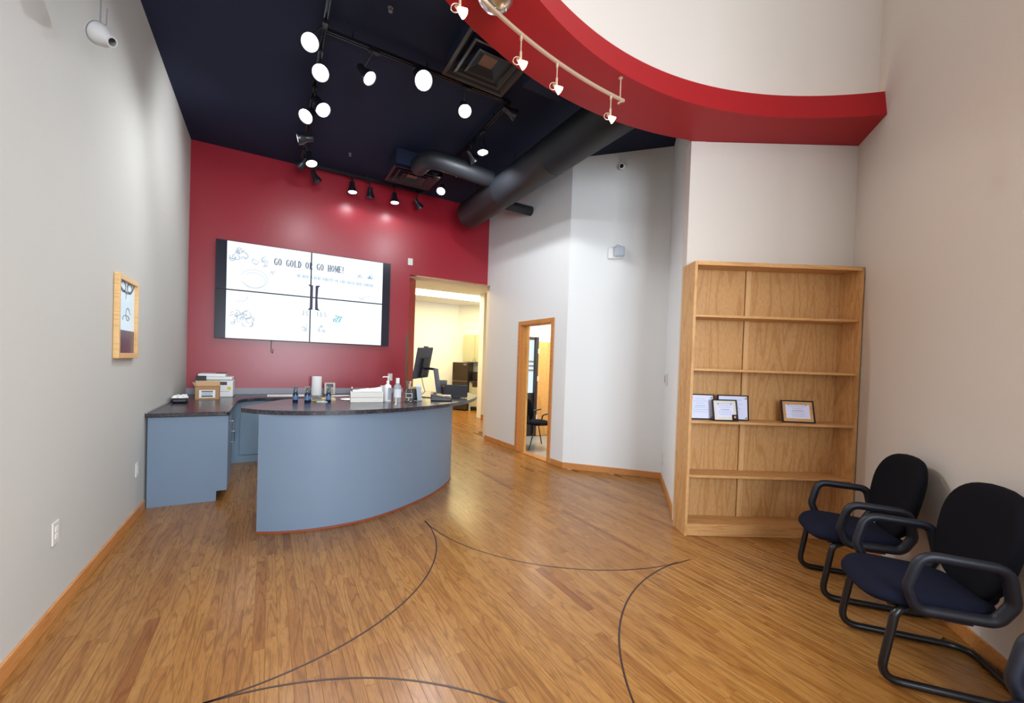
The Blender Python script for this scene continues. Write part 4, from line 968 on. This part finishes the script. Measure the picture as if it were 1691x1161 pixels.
def head(label, lens, d, lit, tx, power=0, big=1.0):
    """track light: lens = centre of its face, d = direction it shines, tx = where its stem meets the track"""
    d = Vector(d).normalized(); L = Vector(lens); piv = L-d*.12*big
    t = thing('track_light', label, 'spotlight', (piv.x, piv.y, piv.z), 0, 'track spotlights on the black ceiling')
    q_ = d.to_track_quat('Z', 'Y').to_matrix().to_4x4()
    MB().lathe([(.0, -.045), (.030, -.045), (.036, -.03), (.036, .02), (.042, .04), (.058, .075), (.066, .105), (.066, .12), (.062, .12), (.055, .10)], 26, T=q_ @ Matrix.Scale(big, 4), cap=False).build('housing', M['blacktrack'] if power >= 0 else M['blackm'], t, smooth=40)
    MB().lathe([(.0, .117), (.03, .119), (.056, .115), (.060, .108)][::-1], 26, T=q_ @ Matrix.Scale(big, 4), cap=False).build('lens', M['lampcool'] if lit in (1, 3, 4) else (M['lampdim'] if lit == 2 else M['dkgrey']), t, smooth=60)
    top_ = Vector((tx[0]-piv.x, tx[1]-piv.y, ZK-piv.z+.004)); side = q_ @ Vector((.044, 0, 0))
    MB().tube([(0, 0, 0), top_*.5, top_], .008, 8).build('stem', M['blackm'], t, smooth=60)
    MB().box(-.022, .022, -.05, .05, -.012, .012, T=Tm(tuple(top_-Vector((0, 0, .012))), R(90) if abs(tx[1]-6.98) < .01 or abs(tx[1]-4.06) < .01 else 0)).build('adapter', M['blackm'], t)
    if lit and power > 0:
        l = D.lights.new('spot', 'SPOT'); l.energy = power*{3: .11, 4: 1.3}.get(lit, 1); l.color = (.90, .95, 1); l.shadow_soft_size = .06
        l.spot_size = R(88 if lit < 3 else 168); l.spot_blend = .8 if lit < 3 else .4
        if lit == 4: bd = Vector((0, .45, -.9)).normalized()
        else: bd = d
        o = D.objects.new('bulb', l); COL.objects.link(o); o.parent = t; o.location = d*.135*big; o.rotation_euler = bd.to_track_quat('-Z', 'Y').to_euler()
    return t
PW = 75
head('lit spotlight nearest the viewer on the track by the off-white wall', (.243, 3.91, 4.15), (.10, -.75, -.72), 1, (.36, 3.98), PW, 1.12)
head('lit spotlight, second from the viewer end of the side track', (.36, 4.27, 4.15), (-.05, -.70, -.75), 1, (.36, 4.36), PW, 1.18)
head('lit spotlight shining towards the counter, third along the side track', (.45, 4.88, 4.15), (.35, -.55, -.8), 4, (.36, 4.96), PW, 1.2)
head('lit spotlight tilted to the off-white wall, fourth along the side track', (.29, 5.12, 4.15), (-.4, -.55, -.7), 1, (.36, 5.2), PW, 1.2)
head('spotlight seen edge-on, turned to the off-white wall', (.24, 5.68, 4.15), (-.96, .1, -.25), 2, (.36, 5.68), PW*.6, 1.1)
head('lit spotlight just above the edge of the red wall', (.45, 6.31, 4.15), (.2, -.3, -.93), 1, (.36, 6.31), PW, 1.15)
head('unlit spotlight in the corner over the red wall edge', (.31, 6.55, 4.17), (-.5, .6, -.6), 0, (.36, 6.5), 0)
head('unlit spotlight below the lit one at the red wall edge', (.58, 6.85, 4.13), (.5, .1, -.85), 0, (.52, 6.98), 0)
head('small lit spotlight alone between the two near tracks', (.775, 4.10, 4.15), (.5, -.45, -.75), 1, (.80, 4.06), PW, 1.05)
head('brightest lit spotlight beside the large diffuser', (1.22, 3.85, 4.15), (.1, -.72, -.7), 4, (1.22, 4.06), PW, 1.35)
head('lit spotlight beside the far corner of the large diffuser', (1.75, 4.08, 4.15), (-.1, -.6, -.8), 1, (1.75, 4.06), PW, 1.1)
head('lit spotlight hanging from the track beside the big duct', (2.27, 4.69, 4.12), (.05, -.1, -1), 4, (2.27, 4.72), PW, 1.05)
head('lit spotlight between the diffuser and the end of the big duct', (2.28, 6.17, 4.15), (-.3, -.5, -.8), 1, (2.27, 6.2), PW, 1.05)
head('lit spotlight washing the red wall above the screens, nearer the corner', (1.09, 6.93, 4.12), (.05, -.10, -1), 3, (1.09, 6.98), PW, 1.05)
head('unlit black spotlight hanging between the two lit ones on the red wall', (1.37, 6.95, 4.10), (.1, .25, -1), 0, (1.35, 6.98), 0)
head('lit spotlight washing the red wall, second of the pair', (1.76, 6.93, 4.10), (.02, -.10, -1), 3, (1.76, 6.98), PW, 1.05)
head('unlit black spotlight turned sideways near the red wall end', (2.20, 6.92, 4.10), (.6, .1, -.7), 0, (2.16, 6.98), 0)
head('unlit black spotlight at the corner of the tracks by the diffuser', (2.36, 4.05, 4.28), (.8, -.2, -.4), 0, (2.25, 4.07), 0)
head('unlit black spotlight under the track near the duct branch', (2.36, 5.10, 4.20), (.7, .1, -.6), 0, (2.27, 5.05), 0)
head('unlit black spotlight where the duct branch crosses the track', (2.36, 5.62, 4.22), (.6, .2, -.6), 0, (2.27, 5.6), 0)
for k, (x_, y_, lb) in enumerate(((.831, 3.593, 'small sprinkler head near the soffit side of the black ceiling'), (.959, 6.403, 'small sprinkler head near the red wall'))):
    t_ = thing('sprinkler_head', lb, 'sprinkler', (x_, y_, ZC)); MB().lathe([(.022, -.001), (.022, -.006), (.008, -.008), (.008, -.03), (.018, -.032), (.018, -.036)], 14).build('body', M['grey'], t_, smooth=40)

# curved halogen rail under the soffit
rl = thing('curved_rail', 'curved champagne light rail under the red soffit', 'rail', (0, 0, 0))
RR = (2.313, -1.757); rq = 4.083; zr_ = 3.51
ang = lambda x_: math.acos((x_-RR[0])/rq)
MB().strip(arc(RR, rq, ang(2.295), ang(-.30), 60), .014, zr_-.010, zr_+.010).build('rail', M['rail'], rl, smooth=30)
MB().tube([(2.262, 2.335, zr_-.014), (2.262, 2.335, 3.677)], .005, 8).build('standoff', M['rail'], rl); MB().lathe([(.016, -.006), (.016, -.001)], 14, T=Tm((2.262, 2.335, 3.678))).build('standoff_plate', M['rail'], rl)
MB().tube([(2.262, 2.318, zr_-.016), (2.262, 2.352, zr_-.016)], .009, 8).build('standoff_clamp', M['rail'], rl)
cn = thing('transformer_canopy', 'silver dome canopy on the red soffit holding the rail', 'canopy', (1.085, 2.14, 3.677))
MB().lathe([(.0, -.152), (.04, -.147), (.075, -.128), (.10, -.095), (.115, -.05), (.12, -.001)], 40, cap=False).build('dome', M['silver'], cn, smooth=60)
MB().tube([(0, 0, -.1525), (0, 0, -.1555)], .012, 10).build('stem', M['chrome'], cn, smooth=60); MB().tube([(.06, -.02, -.138), (.06, -.02, -.155)], .006, 8).build('set_screw', M['chrome'], cn, smooth=60)
def pendant(label, x_, lit=True):
    a = ang(x_); p = Vector((RR[0]+rq*math.cos(a), RR[1]+rq*math.sin(a)))
    t = thing('rail_spotlight', label, 'spotlight', (p.x, p.y, zr_), 0, 'halogen spotlights on the curved rail')
    MB().tube([(0, 0, -.011), (0, 0, -.035)], .009, 10).tube([(0, 0, -.03), (0, 0, -.13)], .004, 8).tube([(0, 0, -.105), (0, 0, -.145)], .008, 8).build('stem', M['rail'], t, smooth=50)
    vr = Vector((.87, -.49, 0))
    MB().tube([tuple(vr*(-.022+.024*math.cos(b))+Vector((0, 0, -.160+.024*math.sin(b)))) for b in [R(q*15) for q in range(24)]], .003, 6, closed=True).build('ring', M['rail'], t, smooth=50)
    dd = Vector((.55, -.35, -.55)).normalized(); T_ = Tm((0, 0, -.168)) @ dd.to_track_quat('Z', 'Y').to_matrix().to_4x4()
    MB().lathe([(.0, -.012), (.010, -.010), (.018, .010), (.026, .034)], 20, T=T_, cap=False).build('reflector', M['lampwarm'], t, smooth=50)
    MB().lathe([(.0265, .034), (.0, .036)], 20, T=T_, cap=False).build('lens', M['lampwarm'], t, smooth=50)
    MB().lathe([(.006, -.03), (.010, -.012)], 12, T=T_).build('socket', M['rail'], t)
    l = D.lights.new('halogen', 'SPOT'); l.energy = 10; l.color = (1, .78, .55); l.spot_size = R(110); l.spot_blend = .9; l.shadow_soft_size = .03
    o = D.objects.new('bulb', l); COL.objects.link(o); o.parent = t; o.location = Vector((0, 0, -.168))+dd*.045; o.rotation_euler = dd.to_track_quat('-Z', 'Y').to_euler()
    return t
pendant('lit halogen spotlight at the far end of the curved rail beside the standoff', 2.16)
pendant('lit halogen spotlight second from the rail end by the standoff', 1.625)
pendant('lit halogen spotlight in front of the large diffuser', 1.30)
pendant('lit halogen spotlight next to the silver dome', .83)
# unlit spotlight hanging before the left wall
hs = thing('hanging_spotlight', 'unlit grey spotlight hanging on a thin rod before the off-white wall', 'spotlight', (-.85, 3.175, 3.26))
dd = Vector((.5, -.1, -.5)).normalized()
T_ = Tm((0, 0, 0), 0, 0, 0, .95) @ Vector((.62, -.35, -.42)).normalized().to_track_quat('Z', 'Y').to_matrix().to_4x4()
lt = mat('pale_grey_enamel', (192, 190, 188), .45)
MB().lathe([(.0, -.060), (.052, -.060), (.062, -.05), (.062, -.03), (.054, .005), (.036, .035), (.030, .060), (.022, .060)], 28, T=T_, cap=False).build('housing', lt, hs, smooth=40)
MB().lathe([(.0625, -.045), (.064, -.040), (.0625, -.035)], 28, T=T_, cap=False).build('dark_seam', M['grey'], hs, smooth=40)
MB().tube([(-.015, 0, .05), (-.008, 0, ZC-3.26-.001)], .004, 8).build('rod', M['grey'], hs); MB().tube(fillet([(-.015, 0, .05), (.01, 0, .07), (.012, 0, .16)], .02), .003, 6).build('wire', M['grey'], hs)

# camera dome and emergency light on the angled wall
nw = Vector((-.7368, -.6761)); wrz = math.atan2(nw.x, -nw.y)
c = thing('security_camera', 'white bullet security camera high on the angled wall', 'camera', (4.222, 4.238, 4.32), wrz)
MB().box(-.045, .045, -.03, -.001, -.04, .06).build('mount_plate', M['offwhite'], c, bevel=.004); MB().tube([(0, -.02, 0), (0, -.07, -.03)], .014, 10).build('arm', M['offwhite'], c, smooth=50)
T_ = Tm((-.01, -.07, -.07)) @ Vector((-.25, -1, -.35)).normalized().to_track_quat('Z', 'Y').to_matrix().to_4x4()
MB().lathe([(.0, -.05), (.030, -.048), (.042, -.03), (.045, .03), (.040, .048), (.026, .052)], 28, T=T_, cap=False).build('housing', M['white'], c, smooth=40)
MB().lathe([(.028, .050), (.024, .056), (.0, .058)], 24, T=T_, cap=False).build('lens', M['blkp'], c, smooth=40)
c = thing('emergency_light', 'white emergency light box on the angled wall below the camera', 'light', (4.20, 4.262, 3.085), wrz)
MB().box(-.13, .08, -.05, -.001, -.085, .075).build('body', M['white'], c, bevel=.012)
T_ = Tm((.02, -.07, 0)); MB().box(-.06, .07, -.06, .02, -.07, .06, T=T_).build('lamp_head', mat('pale_blue_grey_plastic', (176, 184, 196), .4), c, bevel=.015)
MB().tube([(-.04, -.12, .050), (.0, -.13, .080), (.05, -.12, .055)], .004, 6).build('wire_guard', M['grey'], c)
tag(MB().tube(fillet([(4.50, 3.60, .30), (4.47, 3.62, .24), (4.60, 3.72, .20), (4.56, 3.70, .26)], .02), .003, 6).build('cable', M['offwhite']), 'loose white cable by the outlet on the return wall', 'cable')
